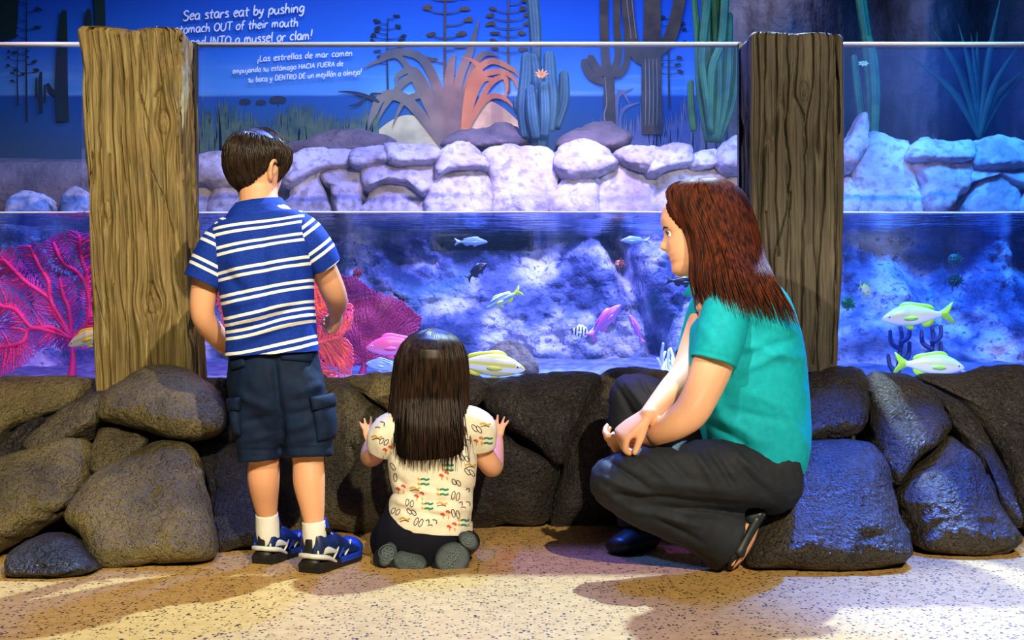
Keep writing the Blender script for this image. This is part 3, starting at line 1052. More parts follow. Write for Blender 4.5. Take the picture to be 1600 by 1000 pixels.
def strip2d(pts, wds, k=6):
    """tapered ribbon through pixel points -> polygon quads (list of px verts, faces)"""
    q = spline(np.hstack([np.array(pts, float), np.array(wds, float)[:, None]]), k)
    p, wd = q[:, :2], np.maximum(q[:, 2], 0.15)
    T = np.gradient(p, axis=0)
    T /= np.linalg.norm(T, axis=1)[:, None] + 1e-9
    N = np.stack([-T[:, 1], T[:, 0]], 1)
    V = np.vstack([p + N * wd[:, None] / 2, p - N * wd[:, None] / 2])
    n = len(p)
    return V, [(i, i + 1, n + i + 1, n + i) for i in range(n - 1)]


def ell2d(cx, cy, rx, ry, n=10, rot=0.0):
    a = np.linspace(0, 2 * math.pi, n, endpoint=False)
    x, y = rx * np.cos(a), ry * np.sin(a)
    c, s = math.cos(rot), math.sin(rot)
    return np.stack([cx + x * c - y * s, cy + x * s + y * c], 1), [list(range(n))]


def poly2d(pts, smooth=5):
    q = spline(np.array(pts, float), smooth, True) if smooth else np.array(pts, float)
    return q, [list(range(len(q)))]


PRN = [0]


def printed(name, parts, mat, Y=None, parent=None, label=None):
    """flat printed motif on the mural"""
    PRN[0] += 1
    V, F = join(parts)
    Yp = (Y or YP) - 0.0008 * PRN[0]
    dy = np.concatenate([np.full(len(v), 0.00004 * (i % 19)) for i, (v, f) in enumerate(parts)])
    W = np.array([P(a, b, Yp - e) for (a, b), e in zip(V, dy)])
    o = mk(name, W, F, mat, parent or wall_back, smooth=False)
    if label:
        o['label'] = label
    return o


def ink(name, c, c2=None, sc=9):
    return pm(name, srgb(*c), 0.7, srgb(*c2) if c2 else None, sc, spec=0.2)


I_DUNE = ink('ink_dune', (196, 186, 150), (160, 150, 122))
I_GRASS = ink('ink_grass', (92, 112, 82), (52, 84, 84), 14)
I_HAZE = ink('ink_haze', (120, 120, 150), (96, 104, 150), 10)
I_TREE = ink('ink_tree', (34, 44, 62))
I_LEAF = ink('ink_agave', (122, 112, 104), (92, 86, 88), 6)
I_LEAF2 = ink('ink_agave_warm', (150, 104, 70), (170, 122, 84), 6)
I_SAG = ink('ink_saguaro', (96, 78, 66), (70, 60, 58), 12)
I_SAG2 = ink('ink_saguaro_rib', (150, 138, 132))
I_SHADE = ink('ink_dark_cactus', (14, 34, 66))
I_GREENSIL = ink('ink_dark_green', (24, 50, 48))

printed('printed_dune', [poly2d([(556, 262), (572, 226), (600, 196), (632, 180), (660, 186), (686, 206), (720, 196), (748, 158), (772, 160), (800, 180), (830, 215), (850, 262), (700, 275)])], I_DUNE)
random.seed(4)
tufts = []
for i in range(420):
    x = random.uniform(306, 590)
    y0 = 250
    top = 176 + 14 * math.sin(x * 0.05) + random.uniform(-8, 26)
    if random.random() < 0.15:
        top -= random.uniform(4, 14)
    lean = random.uniform(-9, 9)
    tufts.append(strip2d([(x, y0), (x + lean * 0.3, (y0 + top) / 2), (x + lean, top)], [random.uniform(5, 9), 4, 0.3], 3))
g = printed('printed_grass', tufts, I_GRASS)
g['kind'] = 'stuff'
tufts = []
for i in range(300):
    x = random.uniform(925, 1130)
    top = 172 + 18 * math.sin(x * 0.11) + random.uniform(-6, 34)
    lean = random.uniform(-5, 7)
    tufts.append(strip2d([(x, 255), (x + lean * 0.4, (255 + top) / 2), (x + lean, top)], [6, 4, 0.4], 3))
for (a, b, c, d) in ((965, 150, 990, 138), (968, 142, 985, 165), (975, 170, 1000, 160)):
    tufts.append(strip2d([(a - 8, d + 34), (a, b), (c, d)], [2, 6, 1], 4))
g = printed('printed_brush', tufts, I_HAZE)
g['kind'] = 'stuff'
# small trees on the horizon
for (x, y, s) in ((383, 158, 9), (408, 159, 8), (434, 155, 13)):
    printed('printed_tree', [ell2d(x, y, s, s * 0.42), ell2d(x - s * 0.5, y + 2, s * 0.5, s * 0.35), ell2d(x + s * 0.5, y + 1, s * 0.55, s * 0.4), strip2d([(x, y), (x + 1, y + s * 0.9)], [2, 1.5])], I_TREE)


def umbel_tree(x, y0, y1, wd, lev, spread, mat, seed):
    rnd = random.Random(seed)
    parts = [strip2d([(x, y1), (x - 1, (y0 + y1) / 2), (x, y0)], [wd, wd * 0.8, wd * 0.4])]
    for i in range(lev):
        f = i / max(lev - 1, 1)
        y = lerp(y0 + 2, y0 + (y1 - y0) * 0.62, f)
        s = (-1) ** i
        L = spread * (0.35 + 0.75 * math.sin(math.pi * min(f + 0.18, 1) * 0.8)) * rnd.uniform(0.7, 1.1)
        for q in (s, -s) if rnd.random() < 0.55 else (s,):
            ex, ey = x + q * L, y - L * 0.28
            parts.append(strip2d([(x, y), (x + q * L * 0.6, y - L * 0.06), (ex, ey)], [wd * 0.4, wd * 0.3, wd * 0.25], 4))
            for k in range(3):
                parts.append(ell2d(ex + rnd.uniform(-4, 4) * spread / 30, ey + rnd.uniform(-2, 2), spread * 0.2 * rnd.uniform(.7, 1.2), spread * 0.085, 9, rnd.uniform(-.2, .2)))
    return printed('printed_agave_stalk', parts, mat)


umbel_tree(606, 28, 145, 3, 10, 20, I_TREE, 2)
umbel_tree(696, -40, 215, 5, 9, 33, I_SAG, 5)
umbel_tree(795, -20, 145, 4, 9, 27, I_SAG, 8)
umbel_tree(1046, 28, 170, 3, 9, 20, I_TREE, 3)
umbel_tree(42, -10, 190, 3, 10, 20, I_GREENSIL, 13)
umbel_tree(28, 70, 165, 2.5, 6, 13, I_GREENSIL, 14)
# agaves: arching strap leaves
lv = [([(700, 232), (690, 160), (660, 92), (610, 82), (588, 100)], 15), ([(700, 232), (680, 170), (650, 112), (622, 118), (620, 136)], 13),
      ([(698, 234), (660, 150), (625, 90), (590, 96), (566, 108)], 10), ([(698, 235), (640, 160), (600, 150), (582, 180), (574, 205)], 17),
      ([(698, 235), (665, 140), (640, 122), (605, 160), (590, 190)], 14), ([(700, 232), (668, 150), (650, 150), (630, 160), (612, 200)], 12),
      ([(702, 232), (700, 150), (705, 100), (712, 84)], 15), ([(704, 232), (716, 130), (735, 78), (749, 28)], 14), ([(704, 232), (726, 150), (750, 88), (782, 88)], 14)]
printed('printed_agave', [strip2d(p, [wd * 0.7, wd, wd * 0.9, wd * 0.6, 0.5][:len(p)] if len(p) == 5 else [wd * .7, wd, wd * .8, .5]) for p, wd in lv], I_LEAF)
lv = [([(722, 220), (735, 130), (765, 96), (800, 108), (812, 122)], 11), ([(722, 220), (745, 130), (775, 112), (800, 120), (815, 150)], 10),
      ([(722, 220), (760, 140), (785, 120), (792, 135), (788, 160)], 9), ([(720, 220), (740, 150), (750, 110), (740, 96), (720, 88)], 10),
      ([(722, 215), (750, 165), (770, 150), (790, 155), (806, 172)], 10), ([(722, 212), (735, 165), (752, 128), (768, 124), (778, 128)], 9)]
printed('printed_agave', [strip2d(p, [wd * 0.7, wd, wd * 0.9, wd * 0.6, 0.5]) for p, wd in lv], I_LEAF2)
printed('printed_leaf', [strip2d([(528, 143), (548, 144), (572, 150), (592, 160)], [1, 4, 6, 3]), strip2d([(592, 160), (580, 148), (596, 146)], [4, 5, 2]), strip2d([(570, 152), (560, 162), (545, 165)], [4, 4, 1])], I_TREE)


def saguaro(parts, ribs, mat, label=None):
    o = printed('printed_saguaro', parts, mat)
    if ribs:
        printed('printed_rib', ribs, I_SAG2)
    return o


# candelabra cactus and big saguaro of the print
saguaro([strip2d([(954, 206), (952, 150), (952, 112)], [18, 17, 16]), strip2d([(950, 118), (946, 90), (944, 40), (944, -30)], [16, 13, 13, 13]),
         strip2d([(956, 116), (966, 88), (964, 40), (964, -30)], [13, 11, 11, 11]), strip2d([(960, 118), (972, 112), (980, 92), (979, 50)], [10, 10, 10, 8]),
         strip2d([(944, 128), (926, 120), (915, 104), (913, 92)], [12, 13, 12, 8]), strip2d([(942, 118), (932, 106), (924, 92), (924, 86)], [12, 13, 12, 8])],
        [strip2d([(948, 204), (944, 180), (948, 160), (945, 120)], [1.2, 2, 1.5, 1])], I_SAG)
saguaro([strip2d([(1019, 210), (1018, 120), (1019, 40), (1019, -30)], [32, 31, 27, 25]), strip2d([(1010, 96), (994, 82), (984, 40), (978, -30)], [16, 20, 19, 18]),
         strip2d([(1022, 86), (1045, 62), (1058, 20), (1066, -30)], [14, 20, 19, 18]), strip2d([(1016, 84), (1022, 62), (1026, 34)], [10, 13, 9])],
        [strip2d([(x, 196), (x + 1, 150), (x, 92)], [0.8, 1.4, 1]) for x in (1008, 1014, 1020, 1026)] + [strip2d([(x - 4, 60), (x - 14, -30)], [1, 1]) for x in (990, 998)], I_SAG)
# dark silhouettes at the left
saguaro([strip2d([(98, 190), (96, 130), (98, 60), (100, 16)], [20, 20, 15, 8]), strip2d([(92, 148), (80, 142), (74, 130)], [9, 9, 5])], None, I_GREENSIL)
saguaro([strip2d([(64, 176), (63, 130), (64, 112)], [6, 6, 4]), strip2d([(70, 160), (70, 132)], [4, 3]), strip2d([(57, 150), (57, 122)], [4, 3])], None, I_GREENSIL)
saguaro([strip2d([(157, 60), (156, 20), (155, -30)], [16, 17, 15])], None, I_GREENSIL)
saguaro([strip2d([(138, 60), (138, 30), (138, 14)], [10, 10, 6])], None, I_GREENSIL)
saguaro([strip2d([(10, 62), (6, 30), (4, -30)], [30, 44, 50])], None, I_GREENSIL)

# ---- handwritten lettering
G = {
    'a': (.95, ['.75,.85 .45,1 .12,.7 .12,.25 .38,.02 .66,.3 .76,.95', '.76,.95 .74,.5 .78,.1 .95,0']),
    'b': (.9, ['.15,1.7 .12,.8 .14,.05', '.14,.6 .45,.95 .78,.6 .6,.1 .14,.08']),
    'c': (.8, ['.75,.82 .45,1 .12,.6 .25,.1 .7,.12']),
    'd': (.95, ['.72,.75 .4,.95 .1,.5 .3,.02 .7,.35', '.78,1.7 .74,.8 .8,0']),
    'e': (.85, ['.12,.5 .45,.58 .75,.78 .45,1.02 .12,.6 .3,.05 .78,.16']),
    'f': (.7, ['.75,1.55 .45,1.65 .32,1.2 .28,0', '.0,.9 .62,.98']),
    'g': (.95, ['.75,.8 .4,1 .1,.55 .35,.1 .72,.5', '.78,.95 .74,.0 .5,-.55 .08,-.42']),
    'h': (.9, ['.15,1.7 .13,.8 .12,0', '.13,.5 .42,.92 .68,.7 .72,0']),
    'i': (.42, ['.2,.92 .18,.4 .24,0', '.22,1.3 .24,1.36']),
    'j': (.5, ['.32,.92 .32,.1 .15,-.5 -.12,-.4', '.34,1.3 .36,1.36']),
    'l': (.45, ['.22,1.7 .18,.8 .26,0']),
    'm': (1.35, ['.1,.92 .12,0', '.12,.5 .35,.95 .55,.7 .56,0', '.56,.5 .8,.95 1.02,.7 1.12,0']),
    'n': (.95, ['.1,.92 .12,0', '.12,.5 .42,.95 .68,.7 .74,0']),
    'o': (.9, ['.45,1 .12,.65 .2,.1 .6,.05 .78,.5 .62,.95 .4,1']),
    'p': (.9, ['.12,.9 .1,.2 .08,-.6', '.12,.55 .45,.98 .78,.6 .55,.08 .12,.15']),
    'r': (.75, ['.12,.92 .12,0', '.12,.5 .35,.9 .68,.85']),
    's': (.75, ['.65,.85 .35,1 .15,.75 .55,.42 .55,.1 .1,.08']),
    't': (.75, ['.36,1.45 .33,.6 .38,.08 .6,.05', '.02,.92 .72,1.0']),
    'u': (.95, ['.1,.92 .12,.3 .38,0 .68,.4', '.74,.95 .72,.3 .9,0']),
    'y': (.9, ['.1,.92 .2,.35 .5,.35 .72,.95', '.72,.95 .55,.1 .3,-.5 .02,-.45']),
    'A': (1.1, ['.05,0 .35,.9 .52,1.5', '.52,1.5 .72,.8 .95,0', '.2,.5 .85,.55']),
    'C': (1.05, ['.95,1.2 .6,1.5 .15,1 .2,.2 .6,0 .95,.25']),
    'D': (1.1, ['.15,1.5 .15,0', '.02,1.48 .65,1.4 .98,.8 .65,.1 .08,0']),
    'E': (.95, ['.85,1.5 .15,1.48', '.15,1.48 .13,.02', '.13,.02 .85,.05', '.14,.78 .7,.82']),
    'F': (.9, ['.85,1.5 .15,1.48', '.15,1.48 .13,0', '.14,.75 .65,.8']),
    'H': (1.1, ['.12,1.5 .12,0', '.9,1.5 .9,0', '.12,.72 .9,.78']),
    'I': (.5, ['.22,1.5 .2,0']),
    'L': (.85, ['.15,1.6 .13,.02', '.13,.02 .8,.05']),
    'N': (1.15, ['.12,0 .14,1.5', '.14,1.5 .88,0', '.88,0 .92,1.5']),
    'O': (1.2, ['.58,1.5 .15,1.05 .15,.35 .55,0 .98,.35 1.0,1.05 .55,1.5']),
    'R': (1.05, ['.15,0 .15,1.5', '.05,1.48 .7,1.4 .75,.95 .18,.7', '.3,.7 .9,0']),
    'S': (1.05, ['.92,1.35 .55,1.62 .18,1.3 .4,.9 .85,.62 .82,.12 .4,-.02 .08,.2']),
    'T': (1.0, ['.5,1.5 .48,0', '.0,1.5 1.0,1.52']),
    'U': (1.15, ['.12,1.5 .12,.4 .5,0 .9,.4 .95,1.5']),
    '!': (.45, ['.25,1.7 .2,.5', '.18,.08 .2,.02']),
    '¡': (.45, ['.2,.6 .15,-.6', '.22,1.0 .23,.95']),
    ' ': (.62, []),
}
G['ó'] = (G['o'][0], G['o'][1] + ['.4,1.25 .65,1.55'])


def lettering(text, x0, y0, x1, y1, xh, wt, mat):
    total = sum(G[c][0] for c in text)
    su = math.hypot(x1 - x0, y1 - y0) / total
    parts, cx = [], 0.0
    rnd = random.Random(text)
    for c in text:
        wd, st = G[c]
        dy = rnd.uniform(-0.06, 0.06)
        for s in st:
            pts = np.array([[float(v) for v in q.split(',')] for q in s.split()])
            pts = pts + np.array([0, dy])
            X = x0 + (x1 - x0) * ((cx + pts[:, 0]) / total) + pts[:, 1] * xh * 0.10
            Yp = y0 + (y1 - y0) * ((cx + pts[:, 0]) / total) - pts[:, 1] * xh
            q = np.stack([X, Yp], 1)
            if len(q) == 2:
                q = np.vstack([q[0], q.mean(0), q[1]])
            wds = np.full(len(q), wt)
            wds[0] *= 0.75
            wds[-1] *= 0.75
            parts.append(strip2d(q, wds, 5))
        cx += wd
    return printed('lettering', parts, mat)


INK_W = pm('ink_white', srgb(235, 240, 250), 0.6)
INK_B = pm('ink_pale_blue', srgb(150, 205, 245), 0.6)
lettering('Sea stars eat by pushing', 285, 32, 476, 19, 9.5, 2.3, INK_W)
lettering('their stomach OUT of their mouth', 236, 55, 466, 41, 8.5, 2.1, INK_W)
lettering('and INTO a mussel or clam!', 296, 73, 488, 61, 9, 2.2, INK_W)
lettering('¡Las estrellas de mar comen', 402, 96, 551, 87, 6, 1.7, INK_W)
lettering('empujando su estómago HACIA FUERA de', 363, 115, 536, 103, 5, 1.5, INK_W)
lettering('su boca y DENTRO DE un mejillón o almeja!', 387, 129, 565, 116, 5.4, 1.5, INK_W)

# ================================================================== real desert plants on the bank
def ribbed(pts, rad, ribs=9, k=6, depth=0.14, n=None):
    n = n or ribs * 5
    V, F = tube(pts, rad, ref=(1, 0, 0), n=n, k=k, cap=(0, 1))
    # rib the tube: pull in the valleys
    rows = len(V) // n
    W = V.reshape(rows, n, 3)
    c = W.mean(1, keepdims=True)
    ph = np.cos(np.linspace(0, 2 * math.pi * ribs, n, endpoint=False))
    s = 1 - depth * (0.5 - 0.5 * ph)
    W = c + (W - c) * s[None, :, None]
    return W.reshape(-1, 3), F


def rad_px(r, Y):
    return [v * M_(Y) for v in r]


CACT = pm('cactus_blue_green', srgb(72, 108, 104), 0.55, srgb(48, 84, 88), 9, bump=[('noise', 80, 0.3, 0.005)])
CACTG = pm('cactus_green', srgb(56, 122, 62), 0.55, srgb(36, 92, 52), 12, bump=[('noise', 80, 0.3, 0.005)])
CACTD = pm('cactus_dark_green', srgb(40, 84, 62), 0.6, srgb(28, 62, 50), 12)
FLOW = pm('cactus_flower', srgb(240, 170, 90), 0.5)
YC = 5.25


def cactus(name, label, stems, mat, Y, ribs=8):
    b = P(stems[0][0][0][0], stems[0][0][0][1], Y)
    o = thing(name, b, label, 'cactus')
    for pts, r in stems:
        W = [P(p[0], p[1], Y + (p[2] if len(p) > 2 else 0)) for p in pts]
        V, F = ribbed(W, rad_px(r, Y), ribs)
        mk('stem', V, F, mat, o)
    return o


c1 = cactus('columnar_cactus', 'tall blue-green columnar cactus with an orange flower on the stone bank', [
    ([(843, 238), (840, 190), (838, 140), (832, 95)], [13, 19, 17, 12]),
    ([(822, 215, -.03), (818, 170, -.04), (822, 125, -.03), (823, 90, -.02)], [9, 11, 11, 9]),
    ([(858, 205, -.03), (862, 160, -.05), (859, 120, -.04), (858, 88, -.02)], [9, 11, 11, 9]),
    ([(838, 215, -.07), (832, 180, -.1), (829, 140, -.08)], [8, 10, 8]),
    ([(850, 212, -.07), (852, 175, -.1), (850, 135, -.08)], [8, 9, 8]),
    ([(824, 190, .0), (812, 172, 0), (808, 160, 0)], [6, 9, 7]),
    ([(868, 200, .04), (880, 160, .06), (881, 118, .06)], [8, 10, 8]),
    ([(838, 100, .02), (836, 50, .02), (832, 0, .02), (830, -40, .02)], [8, 10, 10, 10]),
], CACT, YC)
fc = P(846, 120, YC - 0.16)
parts = []
for k in range(9):
    a = k * 2 * math.pi / 9
    parts.append(tube([fc, fc + np.array([math.cos(a) * 0.018, -0.014, math.sin(a) * 0.012 + 0.006]), fc + np.array([math.cos(a) * 0.032, -0.012, math.sin(a) * 0.022 + 0.012])], [0.002, 0.006, 0.001], n=6, k=2))
mk('flower', *join(parts), FLOW, c1)
c2 = cactus('organ_pipe_cactus', 'bright green organ pipe cactus in front of the grey cave pillar', [
    ([(1112, 222), (1108, 150), (1104, 60), (1102, -40)], [6, 8, 8, 8]),
    ([(1106, 222), (1094, 150), (1090, 60), (1085, 0)], [5, 6, 6, 5]),
    ([(1116, 222), (1122, 150), (1120, 60), (1116, -40)], [6, 8, 8, 8]),
    ([(1120, 222), (1134, 150), (1138, 70), (1140, 24)], [5, 7, 7, 5]),
    ([(1110, 200, -.05), (1112, 110, -.06), (1128, 60, -.06), (1134, -40, -.06)], [5, 7, 7, 7]),
    ([(1112, 210, -.05), (1098, 110, -.06), (1098, 70, -.06), (1110, -40, -.06)], [5, 6, 7, 7]),
    ([(1122, 222, .05), (1142, 170, .05), (1150, 120, .05), (1150, 70, .05)], [5, 6, 6, 4]),
    ([(1084, 205, .05), (1080, 170, .05), (1079, 130, .05)], [5, 6, 5]),
], CACTG, 5.3, 7)
c3 = cactus('tall_green_cactus', 'slim green cactus standing right of the grey post top', [
    ([(1362, 215), (1362, 140), (1356, 70), (1346, 0), (1344, -40)], [7, 9, 9, 9, 9]),
    ([(1366, 215, -.04), (1368, 150, -.05), (1364, 90, -.05), (1358, 60, -.05)], [6, 8, 8, 5]),
    ([(1350, 215, .05), (1342, 150, .05), (1335, 90, .05)], [6, 7, 5]),
], CACTG, 5.3, 7)
fc = P(1347, 101, 5.17)
parts = [ball(fc + np.array([0, -0.012, 0]), 0.007, 8, 6)]
for k in range(7):
    a = k * 2 * math.pi / 7
    parts.append(tube([fc, fc + np.array([math.cos(a) * 0.014, -0.02, math.sin(a) * 0.008]), fc + np.array([math.cos(a) * 0.026, -0.022, math.sin(a) * 0.012])], [0.002, 0.006, 0.001], n=6, k=2))
mk('flower', *join(parts), pm('pale_yellow_petal', srgb(236, 226, 150), 0.5), c3)
# spiky dark plant in the cave
ag = thing('spiky_plant', P(1530, 215, 5.3), 'dark green spiky plant in the shadowed cave at the right', 'plant')
rnd = random.Random(6)
for k in range(13):
    a = lerp(-1.0, 1.0, k / 12) + rnd.uniform(-.05, .05)
    b = np.array(P(1530, 215, 5.3))
    L = rnd.uniform(0.42, 0.72)
    tip = b + np.array([math.sin(a) * L * 0.62, rnd.uniform(-.15, .1), math.cos(a) * L])
    mid = (b + tip) / 2 + np.array([-math.sin(a) * 0.04, 0, 0.03])
    V, F = tube([b, mid, tip], [(0.012, 0.006), (0.016, 0.006), (0.001, 0.001)], ref=(math.cos(a), 0, -math.sin(a)), n=8, k=5)
    mk('leaf', V, F, CACTD, ag)
# ================================================================== life in the tank
import heapq


def sea_fan(name, label, poly, root, Y, mat, n_att, kill, step, r0, seed, curve=0.05, trunk=None, rmax=3.0):
    rng = np.random.default_rng(seed)
    poly = spline(np.array(poly, float), 4, True)
    lo, hi = poly.min(0), poly.max(0)
    nodes = [np.array(root, float)]
    par = [-1]
    if trunk:
        for tr_ in trunk:
            prev = 0
            q = resample(spline(np.array([root] + tr_, float), 5), max(3, int(len(tr_) * 12)), closed=False)
            for p in q[1:]:
                nodes.append(p)
                par.append(prev)
                prev = len(nodes) - 1
    # fill the fan with jittered points and grow a net outwards from the ribs (cheapest path)
    sp = kill
    gx_, gy_ = np.meshgrid(np.arange(lo[0], hi[0], sp), np.arange(lo[1], hi[1], sp * .87))
    gx_[1::2] += sp / 2
    pt = np.stack([gx_.ravel(), gy_.ravel()], 1) + rng.normal(0, sp * .2, (gx_.size, 2))
    edge = 3.0 * vn(np.c_[pt / 9, np.zeros(len(pt))])
    cen_ = np.array(root, float)
    pt = pt[in_poly(pt + (pt - cen_) / (np.linalg.norm(pt - cen_, axis=1)[:, None] + 1e-6) * edge[:, None], poly)]
    k0 = len(nodes)
    allp = np.vstack([np.array(nodes), pt])
    cell = {}
    for i, q in enumerate(allp):
        cell.setdefault((int(q[0] // (2 * sp)), int(q[1] // (2 * sp))), []).append(i)
    cost = {i: 0.0 for i in range(k0)}
    heap = [(0.0, i) for i in range(k0)]
    heapq.heapify(heap)
    pred, order, done = {}, [], set()
    while heap:
        c_, i = heapq.heappop(heap)
        if i in done:
            continue
        done.add(i)
        if i >= k0:
            order.append(i)
        q = allp[i]
        out = q - cen_
        out = out / (np.linalg.norm(out) + 1e-6)
        cx_, cy_ = int(q[0] // (2 * sp)), int(q[1] // (2 * sp))
        for ax_ in (-1, 0, 1):
            for ay_ in (-1, 0, 1):
                for j in cell.get((cx_ + ax_, cy_ + ay_), ()):
                    if j in done or j < k0:
                        continue
                    dv = allp[j] - q
                    dl = math.hypot(dv[0], dv[1])
                    if dl > 1.9 * sp:
                        continue
                    nc = c_ + dl * (1.35 - 0.6 * (dv @ out) / dl) + rng.uniform(0, .3 * sp)
                    if nc < cost.get(j, 1e9):
                        cost[j] = nc
                        pred[j] = i
                        heapq.heappush(heap, (nc, j))
    idm = {i: i for i in range(k0)}
    for i in order:
        idm[i] = len(nodes)
        nodes.append(allp[i])
        par.append(idm[pred[i]])
    # cross links make the net
    xa, xb = [], []
    for i in order:
        if rng.uniform() < .75:
            q = allp[i]
            cx_, cy_ = int(q[0] // (2 * sp)), int(q[1] // (2 * sp))
            cand = [j for ax_ in (-1, 0, 1) for ay_ in (-1, 0, 1) for j in cell.get((cx_ + ax_, cy_ + ay_), ()) if j != i and j >= k0 and j in idm and .4 * sp < np.hypot(*(allp[j] - q)) < 1.5 * sp]
            if cand:
                xa.append(idm[i])
                xb.append(idm[cand[int(rng.integers(len(cand)))]])
    nodes = np.array(nodes)
    par = np.array(par)
    cnt = np.ones(len(nodes))
    for i in range(len(nodes) - 1, 0, -1):
        cnt[par[i]] += cnt[i]
    rad = np.minimum(r0 * cnt ** 0.30, rmax)
    yy = Y + curve * (((nodes[:, 0] - root[0]) / 120) ** 2) + 0.012 * vn(np.stack([nodes[:, 0] / 25, nodes[:, 1] / 25, 0 * nodes[:, 0] + seed], 1))
    W = np.array([P(a, b, c) for (a, b), c in zip(nodes, yy)])
    e = np.r_[np.arange(1, len(nodes)), np.array(xb, int)]
    pe = np.r_[par[1:], np.array(xa, int)]
    a, b = W[pe], W[e]
    T = b - a
    T /= np.linalg.norm(T, axis=1)[:, None] + 1e-12
    Nn = np.cross(T, np.array([0, 1.0, 0]))
    Nn /= np.linalg.norm(Nn, axis=1)[:, None] + 1e-12
    B = np.cross(T, Nn)
    V = np.zeros((len(e), 8, 3))
    ra, rb = np.minimum(rad[pe], rad[e] * 1.5) * M_(Y), rad[e] * M_(Y)
    nx_ = len(nodes) - 1
    ra[nx_:] = rb[nx_:] = r0 * .85 * M_(Y)
    for k in range(4):
        an = k * math.pi / 2
        off = math.cos(an) * Nn + math.sin(an) * B
        V[:, k] = a + off * ra[:, None]
        V[:, 4 + k] = b + off * rb[:, None]
    F = []
    for i in range(len(e)):
        o = i * 8
        for k in range(4):
            k2 = (k + 1) % 4
            F.append((o + k, o + k2, o + 4 + k2, o + 4 + k))
        F.append((o + 7, o + 6, o + 5, o + 4))
    thick = rad[e] > rmax * 0.5
    thick[len(nodes) - 1:] = False
    th = thing(name, P(root[0], root[1], Y) * np.array([1, 1, 0]) + np.array([0, 0, 0.44]), label, 'coral')
    Vr = V.reshape(-1, 3)
    tri = mk('branchlets', Vr, F, mat[0], th, smooth=False)
    # thicker ribs as a part of their own
    Vt, Ft = [], []
    idx = np.where(thick)[0]
    parts = []
    for i in idx:
        parts.append(tube([a[i], (a[i] + b[i]) / 2, b[i]], [ra[i] * 1.25, (ra[i] + rb[i]) * 0.62, rb[i] * 1.25], ref=(0, 1, 0), n=7, k=1, cap=(0, 1)))
    foot = P(root[0], root[1], Y)
    parts.append(tube([(foot[0], Y, 0.43), (foot[0] + 0.005, Y, (foot[2] + 0.43) / 2), foot], [0.018, 0.010, 0.008], ref=(0, 1, 0), n=9, k=4))
    mk('ribs', *join(parts), mat[1], th)
    return th


PINK = pm('fan_pink', srgb(204, 66, 170), 0.6, srgb(150, 60, 190), 8, spec=0.3)
PINKR = pm('fan_pink_rib', srgb(232, 44, 140), 0.5)
RED = pm('fan_red', srgb(240, 80, 96), 0.6, srgb(232, 92, 130), 9, spec=0.3)
REDR = pm('fan_red_rib', srgb(244, 92, 80), 0.5)
MAG = pm('fan_magenta', srgb(150, 4, 92), 0.8, srgb(112, 4, 80), 6, spec=0.2)
MAGR = pm('fan_magenta_rib', srgb(140, 8, 90), 0.6)
sea_fan('sea_fan', 'large pink sea fan coral with thick ribs left of the boy',
        [(-70, 560), (-80, 420), (-20, 395), (20, 385), (60, 379), (85, 366), (110, 361), (135, 362), (160, 375), (170, 450), (165, 530), (125, 548), (95, 546), (70, 543), (50, 560), (20, 583), (-20, 592)],
        (112, 528), 4.15, (PINK, PINKR), 0, 3.5, 2.6, 0.78, 1,
        trunk=[[(88, 495), (80, 470), (62, 455), (40, 440), (8, 408)], [(80, 470), (76, 440), (64, 420), (47, 385)], [(80, 512), (50, 512), (25, 485), (0, 478), (-40, 470)],
               [(50, 512), (36, 534), (0, 542), (-30, 545)], [(138, 500), (136, 450), (120, 425), (98, 410), (84, 380)], [(138, 500), (137, 440), (127, 400), (124, 366)], [(108, 485), (100, 465), (96, 450)]])
sea_fan('sea_fan', 'coral red sea fan between the boy and the magenta fan',
        [(330, 440), (352, 432), (420, 425), (480, 432), (528, 446), (546, 466), (553, 492), (549, 514), (538, 520), (551, 536), (554, 560), (548, 588), (500, 592), (420, 590), (360, 540)],
        (440, 590), 4.0, (RED, REDR), 0, 3.3, 2.6, 0.9, 2, curve=0.02,
        trunk=[[(470, 545), (505, 535), (530, 528)], [(450, 540), (480, 500), (520, 470)], [(420, 540), (380, 490), (350, 460)]])
sea_fan('sea_fan', 'dark magenta velvety sea fan behind the red one',
        [(480, 440), (520, 424), (548, 432), (575, 446), (592, 458), (612, 461), (632, 472), (648, 484), (657, 500), (654, 522), (640, 545), (600, 562), (560, 572), (500, 560)],
        (566, 560), 4.35, (MAG, MAGR), 0, 3.1, 2.0, 1.35, 3, curve=0.02, rmax=2.4)

# ---- fish
def fishmat(name, stops, stripes=None, rough=0.35, bars=None, belly=None, tailc=None):
    m, t = newmat(name, rough, 0.5)
    fv, fu = t.attr('fv').outputs['Fac'], t.attr('fu').outputs['Fac']
    col = t.ramp(t.math('MULTIPLY_ADD', fv, 2.8, 0.5), stops)
    if stripes:
        c, f0, wd = stripes
        s = t.math('SINE', t.math('MULTIPLY', fv, f0))
        col = t.mix(t.math('MULTIPLY', t.math('GREATER_THAN', s, wd), 0.85), col, c)
    if bars:
        c, f0, wd = bars
        s = t.math('SINE', t.math('MULTIPLY', fu, f0))
        col = t.mix(t.math('GREATER_THAN', s, wd), col, c)
    if tailc:
        col = t.mix(t.ramp(fu, [(0.66, (0, 0, 0)), (0.82, (1, 1, 1))]), col, tailc)
    t.l(col, t.bsdf.inputs['Base Color'])
    return m


BODYTAB = [(0, 0.004, -0.006), (.03, .035, -.03), (.08, .07, -.055), (.16, .115, -.085), (.28, .152, -.115), (.42, .155, -.12), (.56, .125, -.1), (.68, .08, -.066), (.77, .045, -.042), (.83, .036, -.036)]
EYEW = pm('fish_eye_white', srgb(225, 232, 240), 0.2)
EYEB = pm('fish_eye_black', srgb(8, 8, 12), 0.1)


